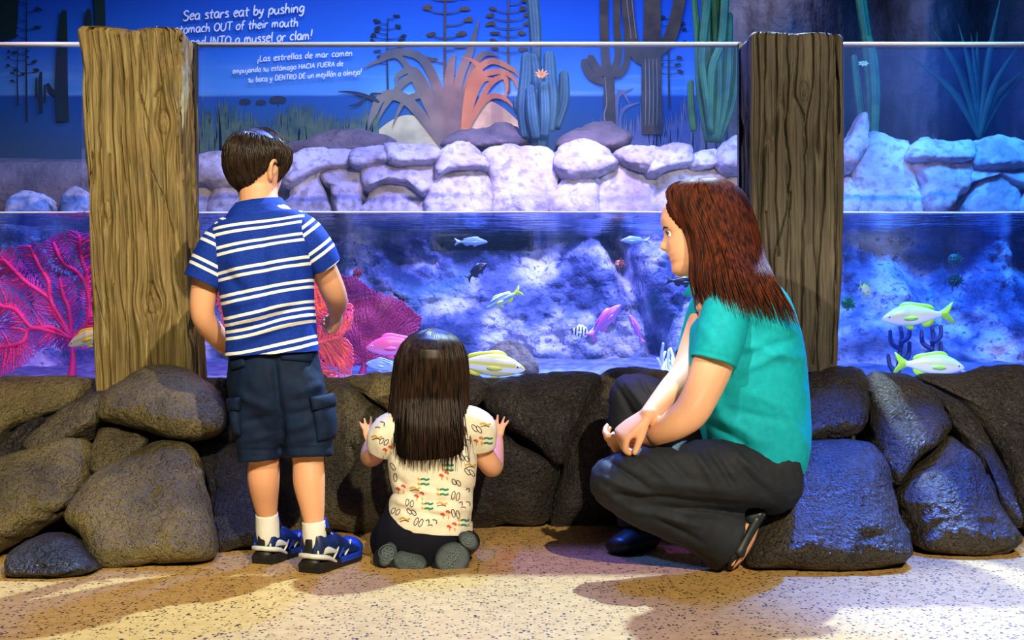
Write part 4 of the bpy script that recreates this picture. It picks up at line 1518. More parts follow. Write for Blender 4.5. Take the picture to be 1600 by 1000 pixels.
def fish(name, label, cx, cy, Y, Lpx, ang, face, mat, finmat, deep=1.0, yaw=0.0, group=None, pec=True, eye=True):
    """face -1: nose points left. ang: tilt in degrees, positive = nose up"""
    L = Lpx * M_(Y)
    c = P(cx, cy, Y)
    a = math.radians(ang)
    ca, sa = math.cos(a), math.sin(a)
    yw = math.radians(yaw)

    def place(V):
        V = np.asarray(V, float)
        x, y, z = (0.5 - V[:, 0]), V[:, 1], V[:, 2] * deep     # nose forward = +x
        x, z = x * ca - z * sa, x * sa + z * ca
        x, y = x * math.cos(yw) - y * math.sin(yw), x * math.sin(yw) + y * math.cos(yw)
        return np.stack([c[0] + face * x * L, c[1] + y * L, c[2] + z * L], 1)
    th = thing(name, c, label, 'fish', group)
    tab = spline(np.array(BODYTAB), 4)
    n = 20
    rows = []
    for x, tp, bt in tab:
        ang_ = np.linspace(0, 2 * math.pi, n, endpoint=False)
        zc, hz = (tp + bt) / 2, (tp - bt) / 2
        thk = max(0.0, 0.42 * hz * (1.12 if x < 0.4 else 1.0))
        rows.append(np.stack([np.full(n, x), thk * np.sign(np.sin(ang_)) * np.abs(np.sin(ang_)) ** 0.9, zc + hz * np.cos(ang_)], 1))
    V = np.vstack(rows)
    F = grid_faces(len(rows), n, True) + [list(range(n))[::-1], list(range(len(V) - n, len(V)))]
    body = mk('body', place(V), F, mat, th, attrs={'fu': V[:, 0], 'fv': V[:, 2]})

    def fin(nm, pts, thk=0.008, bend=0.0, y0=0.0):
        q = spline(np.array(pts, float), 4, True)
        n_ = len(q)
        cen = q.mean(0)
        V = np.vstack([np.c_[q[:, 0], np.full(n_, y0 - thk * 0.2), q[:, 1]], np.c_[q[:, 0], np.full(n_, y0 + thk * 0.2), q[:, 1]], [[cen[0], y0 - thk + bend, cen[1]], [cen[0], y0 + thk + bend, cen[1]]]])
        F = []
        for i in range(n_):
            j = (i + 1) % n_
            F += [(i, j, n_ + j, n_ + i), (j, i, 2 * n_), (n_ + i, n_ + j, 2 * n_ + 1)]
        mk(nm, place(V), F, finmat, th, attrs={'fu': V[:, 0], 'fv': V[:, 2]})
    fin('tail_fin', [(.80, .03), (.88, .075), (1.0, .15), (.985, .08), (.94, .0), (.985, -.08), (1.0, -.15), (.88, -.075), (.80, -.03)])
    fin('dorsal_fin', [(.24, .14), (.30, .195), (.40, .2), (.52, .175), (.64, .15), (.72, .115), (.72, .06), (.5, .12), (.36, .14)])
    fin('anal_fin', [(.54, -.095), (.58, -.15), (.66, -.145), (.72, -.1), (.72, -.055), (.62, -.075)])
    fin('pelvic_fin', [(.30, -.108), (.36, -.165), (.43, -.17), (.42, -.125), (.36, -.105)])
    if pec:
        fin('pectoral_fin', [(.28, -.02), (.36, .01), (.46, -.005), (.47, -.035), (.36, -.05)], 0.006, 0.0, -0.068 if True else 0)
    if eye:
        for s in (-1, 1):
            V, F = ball((.095, s * 0.034, .022), (0.022, 0.012, 0.022 / deep), 12, 8)
            e = mk('eye', place(V), F, EYEW, th)
            V, F = ball((.095, s * 0.041, .022), (0.013, 0.009, 0.013 / deep), 10, 6)
            mk('pupil', place(V), F, EYEB, e)
    return th


SNAP = fishmat('snapper_yellow_stripe', [(0.1, srgb(235, 235, 240)), (0.45, srgb(240, 236, 225)), (0.8, srgb(235, 228, 190))], (srgb(226, 214, 40), 62, 0.35))
SNAPF = pm('snapper_fin', srgb(226, 220, 40), 0.45)
SNAPW = fishmat('snapper_white', [(0.1, srgb(245, 245, 250)), (0.5, srgb(238, 238, 245)), (0.85, srgb(200, 240, 80))], (srgb(225, 240, 150), 50, 0.6))
SNAPG = pm('snapper_lime_fin', srgb(176, 240, 30), 0.45)
PNK = fishmat('pink_fish', [(0.1, srgb(240, 150, 215)), (0.5, srgb(230, 110, 190)), (0.85, srgb(240, 80, 130))])
PNKF = pm('pink_fin', srgb(236, 90, 150), 0.45)
PUR = fishmat('purple_fish', [(0.1, srgb(170, 130, 225)), (0.5, srgb(160, 100, 210)), (0.85, srgb(214, 90, 170))])
PURF = pm('purple_fin', srgb(190, 100, 200), 0.45)
DRK = fishmat('dark_fish', [(0.1, srgb(12, 20, 60)), (0.5, srgb(10, 16, 52)), (0.85, srgb(6, 10, 36))])
DRKF = pm('dark_fin', srgb(8, 14, 46), 0.5)
BLU = fishmat('blue_fish', [(0.1, srgb(150, 180, 235)), (0.5, srgb(96, 136, 225)), (0.85, srgb(60, 100, 215))], (srgb(200, 205, 120), 60, 0.6), tailc=srgb(190, 220, 60))
BLUF = pm('yellow_green_fin', srgb(196, 220, 60), 0.45)
SER = fishmat('barred_fish', [(0.1, srgb(230, 236, 245)), (0.5, srgb(225, 232, 245)), (0.85, srgb(200, 220, 240))], None, bars=(srgb(14, 20, 70), 42, 0.25))
SERF = pm('barred_fin', srgb(190, 205, 235), 0.45)
PAL = fishmat('pale_blue_fish', [(0.1, srgb(190, 215, 245)), (0.5, srgb(140, 175, 235)), (0.85, srgb(90, 130, 215))])
PALF = pm('pale_blue_fin', srgb(150, 180, 235), 0.45)

fish('snapper', 'white yellow-striped fish half hidden by the olive timber post', 146, 526, 3.95, 84, -20, -1, SNAP, SNAPF, 1.0)
fish('snapper', 'large yellow-striped fish swimming right beside the girl', 758, 571, 3.85, 126, -6, 1, SNAP, SNAPF, 1.0)
fish('pink_fish', 'glossy pink fish in front of the magenta sea fan', 622, 542, 4.0, 100, -2, -1, PNK, PNKF, 1.1)
fish('dark_fish', 'small dark navy fish below the overflow slot', 745, 424, 4.35, 40, 38, 1, DRK, DRKF, 1.25)
fish('yellowtail_fish', 'slim blue fish with a yellow-green tail in mid water', 787, 468, 4.25, 62, -28, -1, BLU, BLUF, 0.95)
fish('purple_fish', 'purple fish swimming steeply up towards the gully', 946, 502, 4.2, 72, 46, 1, PUR, PURF, 0.95)
fish('purple_fish', 'thin magenta-purple fish nose up beside the woman', 993, 513, 4.25, 52, 64, -1, PUR, PURF, 0.62)
fish('barred_fish', 'small black and white barred fish near the purple fish', 910, 519, 4.25, 34, 4, -1, SER, SERF, 1.7)
fish('dark_fish', 'dark blue fish just in front of the woman\'s chin', 1066, 440, 4.3, 52, -4, 1, DRK, DRKF, 1.0)
fish('snapper', 'white and lime fish at mid height right of the grey post', 1434, 494, 4.0, 112, -5, -1, SNAPW, SNAPG, 1.05)
fish('snapper', 'white and lime fish resting low on the right ledge', 1452, 571, 3.9, 110, -4, 1, SNAPW, SNAPG, 1.05)
fish('snapper', 'small pale fish turning away near the grey post', 1352, 453, 4.25, 40, -20, 1, SNAPW, SNAPG, 1.5, yaw=45)
fish('blue_fish', 'blue fish peeking over the ledge at the far right', 1545, 584, 3.95, 90, 2, 1, PAL, PALF, 0.7)
fish('blue_fish', 'pale blue fish low behind the girl\'s head', 602, 572, 4.05, 62, 8, -1, PAL, PALF, 1.0)
fish('blue_fish', 'pale fish shape standing in for a reflection in the overflow slot', 736, 378, 4.55, 52, 0, 1, PAL, PALF, 0.8)  # fish form added in place of a pale reflection
fish('blue_fish', 'pale fish shape standing in for a reflection under the surface by the woman', 992, 376, 4.5, 46, 0, -1, PAL, PALF, 0.8)  # second fish form added where a reflection shows
fish('dark_fish', 'small dark fish above the magenta sea fan', 622, 462, 4.5, 36, -38, 1, DRK, DRKF, 0.7)

# ---- corals and rocks
BR = pm('brown_reef_rock', srgb(92, 70, 66), 0.8, srgb(52, 42, 48), 16, 6, bump=[('noise', 40, 0.8, 0.02)])
rk = stone([(758, 590), (764, 555), (778, 538), (800, 530), (818, 538), (830, 556), (833, 592)], 4.3, 4.2, .07, BR, None, 77, name='reef_rock', amp=0.02)
tag(rk, 'dark brown rock on the tank floor behind the yellow-striped fish', 'rock')
BC = pm('blue_branch_coral', srgb(34, 44, 120), 0.6)
for (x0, lab) in ((1403, 'dark blue antler coral under the mid-height lime fish, left one'), (1452, 'dark blue antler coral under the mid-height lime fish, right one')):
    Yq = 4.2
    th = thing('antler_coral', P(x0, 588, Yq), lab, 'coral')
    for pts in ([(x0, 592), (x0 + 2, 560), (x0 + 6, 530), (x0 + 4, 512)], [(x0 + 3, 568), (x0 + 16, 556), (x0 + 18, 536)], [(x0 + 4, 545), (x0 - 10, 536), (x0 - 12, 518)], [(x0, 586), (x0 - 12, 572), (x0 - 15, 556)], [(x0 + 5, 535), (x0 + 17, 526), (x0 + 18, 510)]):
        V, F = tube([P(a, b, Yq + 0.01 * i) for i, (a, b) in enumerate(pts)], [v * M_(Yq) for v in np.linspace(4.2, 3.0, len(pts))], ref=(0, 1, 0), n=9)
        mk('branch', V, F, BC, th)
WC = pm('pale_branch_coral', srgb(205, 215, 235), 0.6)
th = thing('branch_coral', P(1058, 585, 4.2), 'pale branching coral beside the woman\'s arm', 'coral')
rnd = random.Random(3)
for k in range(16):
    x = 1058 + rnd.uniform(-26, 26)
    tip = (x + rnd.uniform(-8, 8), rnd.uniform(536, 566))
    V, F = tube([P(1058 + (x - 1058) * 0.4, 590, 4.2), P(x, (590 + tip[1]) / 2, 4.2 + rnd.uniform(-.05, .05)), P(tip[0], tip[1], 4.2 + rnd.uniform(-.06, .06))], [v * M_(4.2) for v in (4, 3.2, 2.2)], ref=(0, 1, 0), n=7)
    mk('branch', V, F, WC, th)
for (x, y, c, lab, sz) in ((968, 412, (190, 110, 90), 'small orange-brown anemone in the gully of the rock face', 8), (558, 427, (170, 80, 80), 'small red-brown anemone above the magenta fan', 9),
                           (1493, 405, (30, 110, 90), 'upper of two green tufted corals on the right rock face', 11), (1493, 438, (26, 90, 84), 'lower of two green tufted corals on the right rock face', 12),
                           (1325, 474, (40, 150, 90), 'green tufted coral beside the grey post', 11)):
    Yq = 4.62
    c0 = P(x, y, Yq)
    mt = pm('tuft_%d_%d' % (x, y), srgb(*c), 0.6)
    th = thing('anemone' if 'anemone' in lab else 'tufted_coral', c0, lab, 'coral')
    mk('base', *ball(c0 + np.array([0, 0.02, 0]), sz * M_(Yq) * 0.8, 12, 8), mt, th)
    parts = []
    rnd = random.Random(x)
    for k in range(44):
        a, b = rnd.uniform(0, 2 * math.pi), rnd.uniform(0, 1.35)
        dv = np.array([math.cos(a) * math.sin(b), -math.cos(b), math.sin(a) * math.sin(b)])
        R = sz * M_(Yq)
        parts.append(tube([c0 + dv * R * 0.5, c0 + dv * R * rnd.uniform(.95, 1.2) + np.array([0, 0, rnd.uniform(-.3, .3) * R])], [R * 0.13, R * 0.07], n=5, k=2))
    mk('tentacles', *join(parts), mt, th)
# ================================================================== people
def rot_cols(fwd, up=(0, 0, 1)):
    f = np.asarray(fwd, float)
    f = f / np.linalg.norm(f)
    u = np.asarray(up, float) - f * np.dot(up, f)
    u = u / np.linalg.norm(u)
    l = np.cross(u, f)
    return np.stack([f, l, u], 1)


FRONT = [(0, .22), (.035, .285), (.08, .315), (.13, .31), (.17, .295), (.215, .315), (.24, .312), (.27, .325), (.33, .315), (.42, .315), (.5, .312), (.56, .335), (.68, .345), (.8, .30), (.9, .205), (.965, .105), (1, .0)]
BACK = [(0, .02), (.06, .08), (.14, .16), (.22, .28), (.35, .40), (.5, .465), (.62, .485), (.75, .455), (.87, .35), (.95, .21), (1, 0)]
WIDTH = [(0, .12), (.05, .18), (.12, .235), (.2, .268), (.32, .295), (.45, .318), (.58, .335), (.7, .33), (.8, .295), (.89, .225), (.96, .125), (1, 0)]


def head_loft(o, H, R, inflate=0.0, nr=64, n=72, face=True, child=False):
    tt = 0.5 - 0.5 * np.cos(np.linspace(0.02, math.pi - 0.02, nr))
    th = np.linspace(-math.pi, math.pi, n, endpoint=False)
    fr, bk, wd = (np.interp(tt, *np.array(tb).T) for tb in (FRONT, BACK, WIDTH))
    if child:
        wd = wd * 1.06
        fr = fr * np.interp(tt, [0, .3, 1], [.93, .95, 1.0])
    C, S = np.cos(th)[None], np.sin(th)[None]
    e = 0.92
    cx = np.sign(C) * np.abs(C) ** e
    sx = np.sign(S) * np.abs(S) ** e
    X = np.where(C > 0, fr[:, None] * cx, bk[:, None] * cx)
    Yl = wd[:, None] * sx
    T = np.broadcast_to(tt[:, None], X.shape)
    if face:
        fm = (C > 0.2)
        nz = np.interp(tt, [.30, .335, .37, .40, .46, .52, .56], [0, .055, .10, .082, .045, .012, 0])
        if child:
            nz = nz * 0.7
        X = X + fm * nz[:, None] * np.exp(-(Yl / np.interp(tt, [.3, .38, .52], [.06, .055, .035])[:, None]) ** 2)
        for s in (-1, 1):
            X = X - fm * 0.035 * np.exp(-((Yl - s * 0.135) / .07) ** 2 - ((T - .5) / .045) ** 2)
            X = X + fm * 0.012 * np.exp(-((Yl - s * 0.17) / .07) ** 2 - ((T - .37) / .07) ** 2)
        X = X + fm * np.exp(-(Yl / .085) ** 2) * (.016 * np.exp(-((T - .212) / .018) ** 2) + .016 * np.exp(-((T - .262) / .016) ** 2) - .014 * np.exp(-((T - .238) / .008) ** 2))
    L = np.stack([X * H, Yl * H, (T - .5) * H], -1).reshape(-1, 3)
    if inflate is not None and np.any(inflate):
        d = L / (np.linalg.norm(L, axis=1)[:, None] + 1e-9)
        inf = inflate(T.ravel(), np.broadcast_to(th[None], T.shape).ravel()) if callable(inflate) else inflate
        L = L + d * np.reshape(inf, (-1, 1))
    V = np.asarray(o) + L @ R.T
    F = grid_faces(nr, n, True)
    F.append(list(range(n))[::-1])
    F.append(list(range(len(V) - n, len(V))))
    return V, F


def hairline(th):
    return np.interp(np.abs(th), [0, .55, .95, 1.25, 1.5, 1.8, 2.1, 2.5, math.pi], [.80, .77, .60, .50, .50, .47, .32, .2, .15])


def head_parts(o, H, R, child=False):
    o = np.asarray(o, float)
    parts = [head_loft(o, H, R, child=child)]
    for s in (-1, 1):
        c = o + R @ (np.array([-0.04, s * 0.335, -0.03]) * H)
        Re = R @ np.array(Matrix.Rotation(-s * 0.45, 3, 'Z'))
        rim = [c + Re @ (np.array([x, s * .035, z]) * H) for x, z in ((.055, -.02), (.06, .07), (.01, .125), (-.06, .11), (-.085, .04), (-.06, -.05), (-.02, -.115), (.03, -.13))]
        parts.append(tube(rim, np.array([.022, .026, .028, .030, .028, .026, .032, .022]) * H, n=10, k=3))
        parts.append(ball(c, np.array([0.075, 0.026, 0.115]) * H, 14, 10, Re))
    return parts


def hand_parts(wrist, F, N, L, curl=(20, 25, 20), spread=0.12, side=1, thumb=(0.55, 0.75, -0.25), tcurl=15):
    """side +1: thumb on the F x N side"""
    F = np.asarray(F, float)
    F /= np.linalg.norm(F)
    N = np.asarray(N, float)
    N = N - F * (N @ F)
    N /= np.linalg.norm(N)
    S = np.cross(F, N)
    w = np.asarray(wrist, float)
    kn = w + F * 0.50 * L
    parts = [tube([w - F * 0.05 * L, w + F * 0.14 * L, w + F * 0.34 * L, kn], [(0.13 * L, 0.095 * L), (0.17 * L, 0.10 * L), (0.21 * L, 0.095 * L), (0.205 * L, 0.075 * L)], ref=S, n=18, k=4, sq=0.85)]
    if np.isscalar(curl[0]):
        curl = [curl] * 4
    for i, (off, ln) in enumerate(((.155, .40), (.055, .46), (-.055, .43), (-.15, .33))):
        b = kn + S * side * off * L - F * 0.02 * L
        d0 = F + S * side * (off / .155) * spread
        d0 /= np.linalg.norm(d0)
        ang = 0.0
        pts, rr = [b - d0 * 0.08 * L, b], [0.056 * L, 0.056 * L]
        p = b
        for sl, cu, r in zip((.45, .31, .24), curl[i], (.052, .047, .040)):
            ang += math.radians(cu)
            d = d0 * math.cos(ang) - N * math.sin(ang)
            p = p + d * sl * ln * L
            pts.append(p)
            rr.append(r * L)
        parts.append(tube(pts, rr, ref=S, n=10, k=3))
    a, b, c = thumb
    d = F * a + S * side * b + N * c
    d /= np.linalg.norm(d)
    p0 = w + F * 0.12 * L + S * side * 0.10 * L
    d2 = d + F * math.sin(math.radians(tcurl)) * 1.2 - N * 0.2
    d2 /= np.linalg.norm(d2)
    parts.append(tube([p0, p0 + d * 0.20 * L, p0 + d * 0.20 * L + d2 * 0.15 * L, p0 + d * 0.2 * L + d2 * 0.28 * L], [0.075 * L, 0.062 * L, 0.055 * L, 0.043 * L], ref=N, n=10, k=3))
    return parts


def limb(pts, Y0=0.0, n=18, k=6, cap=(1, 1), ref=(1, 0, 0), flat=1.0, cuff=None, sq=1.0):
    """pts rows (px, py, Y, r px [, r2 px])"""
    W = [P(p[0], p[1], p[2] + Y0) for p in pts]
    R = [(p[3] * M_(p[2]), (p[4] if len(p) > 4 else p[3] * flat) * M_(p[2])) for p in pts]
    return tube(W, R, ref=ref, n=n, k=k, cap=cap, cuff=cuff, sq=sq)


def to_mesh(VF):
    me = bpy.data.meshes.new('m')
    me.from_pydata(np.asarray(VF[0]).tolist(), [], [list(map(int, f)) for f in VF[1]])
    me.polygons.foreach_set('use_smooth', np.ones(len(me.polygons), bool))
    me.update()
    V_, N_ = mverts(me), mnorms(me)
    if ((V_ - V_.mean(0)) * N_).sum() < 0:
        me.flip_normals()
        me.update()
    return me


def pix(V, Y=None):
    """fabric coordinate in photo-sized units, measured on a fixed plane"""
    V = np.asarray(V)
    y = Y or 2.9
    return 800 + V[:, 0] * FPX / y, 490 - (V[:, 2] - CAMZ) * FPX / y


def strands(name, paths, r, mat, parent, taper=True, sides=4):
    """paths (S,N,3) -> one mesh of tapered locks"""
    paths = np.asarray(paths, float)
    S, N, _ = paths.shape
    T = np.gradient(paths, axis=1)
    T /= np.linalg.norm(T, axis=2)[..., None] + 1e-12
    ref = np.zeros_like(T)
    ref[..., 0] = 0.36
    ref[..., 1] = 0.93
    A = np.cross(T, ref)
    A /= np.linalg.norm(A, axis=2)[..., None] + 1e-12
    B = np.cross(T, A)
    u = np.linspace(0, 1, N)
    rr = np.asarray(r).reshape(-1, 1) * np.interp(u, [0, .12, .6, 1], [.6, 1, .9, .12])[None] if taper else np.broadcast_to(np.asarray(r).reshape(-1, 1), (S, N))
    V = np.zeros((S, N, sides, 3))
    for k in range(sides):
        a = 2 * math.pi * k / sides + 0.4
        V[:, :, k] = paths + (math.cos(a) * A * 1.3 + math.sin(a) * B * 0.8) * rr[..., None]
    F = []
    for s in range(S):
        b = s * N * sides
        for i in range(N - 1):
            for k in range(sides):
                k2 = (k + 1) % sides
                F.append((b + i * sides + k, b + i * sides + k2, b + (i + 1) * sides + k2, b + (i + 1) * sides + k))
    return mk(name, V.reshape(-1, 3), F, mat, parent)


def hairmat(name, dark, light, rough=0.32):
    m, t = newmat(name, rough, 0.22)
    oc = t.obj()
    mp = t.n('Mapping')
    mp.inputs['Scale'].default_value = (1, 1, 0.12)
    t.l(oc, mp.inputs[0])
    col = t.ramp(t.noise(mp.outputs[0], 120, 3).outputs['Fac'], [(0.35, dark), (0.7, light)])
    t.l(col, t.bsdf.inputs['Base Color'])
    t.bsdf.inputs['Anisotropic'].default_value = 0.5
    return m


def skinmat(name, c):
    m, t = newmat(name, 0.48, 0.4)
    b = t.bsdf
    oc = t.obj()
    col = t.ramp(t.noise(oc, 14, 4).outputs['Fac'], [(0.3, tuple(v * 0.93 for v in c)), (0.7, c)])
    col = t.mix(t.attr('lip').outputs['Fac'], col, srgb(178, 72, 70))
    t.l(col, b.inputs['Base Color'])
    b.inputs['Subsurface Weight'].default_value = 0.12
    b.inputs['Subsurface Radius'].default_value = (0.012, 0.005, 0.003)
    b.inputs['Subsurface Scale'].default_value = 1.0
    return m


SKIN = skinmat('skin_warm', srgb(224, 166, 128))
SKIN2 = skinmat('skin_light', srgb(236, 178, 138))
EYE = pm('eye_white', srgb(235, 232, 228), 0.15)
IRIS = pm('iris_brown', srgb(52, 30, 18), 0.1)
BROW = pm('brow_hair', srgb(44, 28, 20), 0.6)


def face_extras(parent, o, H, R, lip=True):
    o = np.asarray(o, float)
    for s in (-1, 1):
        c = o + R @ (np.array([0.235, s * 0.135, 0.0]) * H)
        e = mk('eye', *ball(c, 0.058 * H, 14, 10), EYE, parent)
        mk('iris', *ball(c + R @ (np.array([0.036, 0, 0]) * H), 0.030 * H, 12, 8), IRIS, e)
        br = [o + R @ (np.array([x, s * y, z]) * H) for x, y, z in ((.325, .07, .065), (.31, .14, .082), (.27, .205, .066))]
        mk('eyebrow', *tube(br, [(0.012 * H, 0.008 * H), (0.014 * H, 0.008 * H), (0.006 * H, 0.005 * H)], ref=(0, 0, 1), n=8, k=4), BROW, parent)
        li = [o + R @ (np.array([x, s * y, z]) * H) for x, y, z in ((.287, .085, .012), (.298, .135, .024), (.272, .19, .004))]
        mk('eyelid', *tube(li, [0.008 * H, 0.010 * H, 0.006 * H], n=7, k=4), BROW, parent)


def lip_attr(me, o, H, R):
    L = (mverts(me) - np.asarray(o)) @ R / H
    d = ((L[:, 1]) / .085) ** 2 + ((L[:, 2] + .262) / .034) ** 2
    return np.where(L[:, 0] > .2, np.clip(1.3 - d, 0, 1), 0)


def body(parent, parts, voxel, mat, head=None, smooth=4):
    me = blob(parts, voxel, smooth)
    at = {'lip': lip_attr(me, *head)} if head else None
    return link('body', me, mat, parent, at)


def hair_cap(parent, o, H, R, mat, thick, name='hair', child=False, line=hairline):
    def inf(t, th):
        e = np.clip((t - line(th)) / 0.05, 0, 1)
        g = np.clip((t - line(th)) / 0.25, 0, 1) ** .5
        return np.where(e >= 1, lerp(.003, thick, g), lerp(-0.012, .003, e))
    V, F = head_loft(o, H, R, inf, face=False, child=child)
    return mk(name, V, F, mat, parent)


def cap_locks(o, H, R, count, length, off, seed, tilt=(0, 0, -1), crown=(-.25, 0.05, .48), child=False, line=hairline, steps=9):
    """short locks lying on the head, combed away from the crown"""
    rng = np.random.default_rng(seed)
    out = []
    crown = np.array(crown) * H
    tabs = [np.array(tb).T for tb in (FRONT, BACK, WIDTH)]

    def surf(d):
        # push a local point onto the scalp
        for _ in range(2):
            t = np.clip(d[2] / H + .5, 0.02, .985)
            fr, bk, wd = (np.interp(t, *tb) for tb in tabs)
            wd = wd * (1.06 if child else 1)
            a = (fr if d[0] > 0 else bk) * H
            k = math.sqrt((d[0] / a) ** 2 + (d[1] / (wd * H)) ** 2)
            if t > 0.82:
                q = math.sqrt((d[0] / (.40 * H)) ** 2 + (d[1] / (.34 * H)) ** 2 + (d[2] / (.5 * H)) ** 2)
                d = d / q
            else:
                d = np.array([d[0] / k, d[1] / k, d[2]])
        return d
    tries = 0
    while len(out) < count and tries < count * 20:
        tries += 1
        v = rng.normal(size=3)
        v /= np.linalg.norm(v)
        p = surf(v * np.array([.45, .33, .5]) * H)
        th, t = math.atan2(p[1], p[0]), p[2] / H + .5
        if t < line(th) + 0.02:
            continue
        g = p - crown
        g = g / (np.linalg.norm(g) + 1e-6) + np.array(tilt) * 0.9
        path, q = [], p
        ln = length * rng.uniform(.75, 1.25)
        o0 = off * rng.uniform(.75, 1.15)
        for i in range(steps):
            nn = q / (np.linalg.norm(q) + 1e-9)
            gap = min(max((q[2] / H + .5 - line(math.atan2(q[1], q[0]))) / .25, 0), 1) ** .5
            path.append(q + nn * (o0 * lerp(.25, 1, gap) + .002 * i / steps))
            gg = g - nn * (g @ nn)
            gg /= np.linalg.norm(gg) + 1e-9
            sw = np.cross(nn, gg) * rng.normal(0, .12)
            qn = surf(q + (gg + sw) * ln / steps)
            if qn[2] / H + .5 > line(math.atan2(qn[1], qn[0])) - 0.035:
                q = qn
        out.append(np.asarray(o) + np.array(path) @ R.T)
    return np.array(out)


# ------------------------------------------------------------------ the boy
YBOY = 3.0
boy = thing('person', (P(440, 890, 2.98)[0], 2.98, 0.0), 'boy in blue polo with white stripes and navy cargo shorts, standing with back turned', 'person')
HB = 0.194
RB = rot_cols((math.sin(math.radians(42)), math.cos(math.radians(42)), -0.28), up=(0.06, 0, 1))
oB = P(405, 265, 3.02)
parts = head_parts(oB, HB, RB, True)
parts.append(limb([(404, 275, 3.02, 30), (404, 305, 3.0, 30, 30), (406, 330, 2.99, 34, 33), (408, 352, 2.99, 52, 36)]))
parts.append(limb([(408, 345, 2.99, 52, 40), (412, 400, 2.99, 66, 46), (420, 480, 2.99, 62, 46), (426, 560, 3.0, 60, 48), (430, 620, 3.0, 58, 46)]))
# left arm: bent, hand in front of the belly
parts.append(limb([(352, 368, 2.99, 22), (332, 410, 2.985, 21), (319, 455, 2.98, 21), (317, 492, 2.985, 18.5), (333, 518, 3.03, 17.5), (356, 542, 3.10, 15), (372, 552, 3.15, 12.5)]))
parts += hand_parts(P(374, 553, 3.155), (0.75, 0.35, -0.2), (-0.3, 0.8, 0.5), 0.115, (35, 40, 30), 0.05, 1)
# right arm reaching forward with a loose fist
parts.append(limb([(466, 360, 2.99, 22), (490, 392, 3.0, 21), (508, 425, 3.03, 20.5), (521, 456, 3.07, 19.5), (526, 472, 3.13, 17), (525, 484, 3.19, 13.5)]))
parts += hand_parts(P(526, 482, 3.185), (-0.12, 0.62, -0.75), (0.75, -0.45, 0.15), 0.138, (62, 75, 50), 0.02, -1, thumb=(0.75, 0.35, -0.55), tcurl=30)
# legs
parts.append(limb([(404, 590, 3.0, 40), (408, 660, 3.0, 31), (412, 712, 3.005, 24.5), (412, 748, 3.01, 25), (415, 785, 3.035, 19.5), (418, 812, 3.05, 15), (419, 842, 3.055, 15)]))
parts.append(limb([(458, 590, 3.0, 40), (472, 660, 2.985, 31), (481, 712, 2.975, 24.5), (483, 752, 2.965, 25), (488, 792, 2.955, 19.5), (491, 822, 2.95, 15), (492, 852, 2.95, 15)]))
parts.append(limb([(420, 842, 3.055, 15), (433, 855, 3.12, 13), (448, 858, 3.19, 10)]))
parts.append(limb([(494, 855, 2.95, 15), (508, 866, 3.02, 13), (524, 866, 3.09, 10)]))
body(boy, parts, 0.0038, SKIN, (oB, HB, RB))
face_extras(boy, oB, HB, RB)
HAIR_B = hairmat('hair_black_brown', srgb(20, 14, 10), srgb(52, 38, 26), 0.42)


def boyline(th):
    return np.interp(np.abs(th), [0, .55, .9, 1.2, 1.42, 1.65, 1.9, 2.25, 2.6, math.pi], [.74, .68, .50, .40, .56, .58, .44, .27, .19, .12])


hb = hair_cap(boy, oB, HB, RB, HAIR_B, 0.011, child=True, line=boyline)
strands('hair_locks', cap_locks(oB, HB, RB, 1700, 0.058, 0.013, 5, child=True, line=boyline), np.full(1700, 0.0019), HAIR_B, hb)

# polo shirt
STR = [343, 375.5, 415.5, 453, 488, 510, 545]
m, t = newmat('polo_cloth', 0.8, 0.2)
g = t.attr('gs').outputs['Fac']
wv = t.n('TexNoise')
wv.inputs['Scale'].default_value = 12
t.l(t.obj(), wv.inputs['Vector'])
mask = None
for s in STR:
    a = t.math('ABSOLUTE', t.math('SUBTRACT', t.math('ABSOLUTE', t.math('SUBTRACT', g, float(s))), 5.4))
    b = t.math('LESS_THAN', a, 2.5)
    mask = b if mask is None else t.math('MAXIMUM', mask, b)
blue = t.ramp(t.noise(t.obj(), 220, 2).outputs['Fac'], [(0.3, srgb(10, 42, 138)), (0.7, srgb(18, 58, 164))])
t.l(t.mix(mask, blue, srgb(236, 236, 230)), t.bsdf.inputs['Base Color'])
t.bump(t.noise(t.obj(), 420, 2).outputs['Fac'], 0.15, 0.002)
POLO = m
POLOB = pm('polo_plain_blue', srgb(14, 50, 150), 0.8, srgb(20, 60, 166), 200, spec=0.15)
sh = to_mesh(limb([(404, 322, 2.99, 38, 36), (405, 334, 2.99, 50, 42), (407, 345, 2.99, 68, 48), (409, 360, 2.985, 80, 54), (412, 385, 2.985, 82, 58), (415, 420, 2.985, 77, 60), (419, 465, 2.985, 72, 59), (423, 505, 2.985, 70, 58), (426, 535, 2.985, 71, 58), (427, 552, 2.985, 73, 59)],
                  n=110, k=12, cap=(0, 0), cuff=0.02, sq=0.88))
folds(sh, [(P(365, 505, 2.88), P(450, 470, 2.85), 0.0108, .014), (P(372, 520, 2.88), P(470, 478, 2.86), -0.0108, .010), (P(395, 520, 2.87), P(490, 492, 2.88), 0.0090, .010), (P(360, 478, 2.9), P(420, 462, 2.85), 0.0072, .012),
           (P(372, 535, 2.88), P(430, 512, 2.86), 0.0072, .010), (P(440, 395, 2.85), P(485, 430, 2.9), -0.0054, .014), (P(345, 420, 2.9), P(390, 470, 2.86), -0.0054, .016), (P(410, 350, 2.86), P(412, 500, 2.85), -0.0072, .016),
           (P(370, 390, 2.88), P(372, 440, 2.88), 0.0054, .022), (P(455, 380, 2.88), P(452, 440, 2.88), 0.0054, .022)], noise=[(.0022, (14, 14, 9)), (.0012, (30, 30, 20))])
V = mverts(sh)
px_, py_ = pix(V, 2.88)
gs = py_ + 0.19 * (px_ - 420)
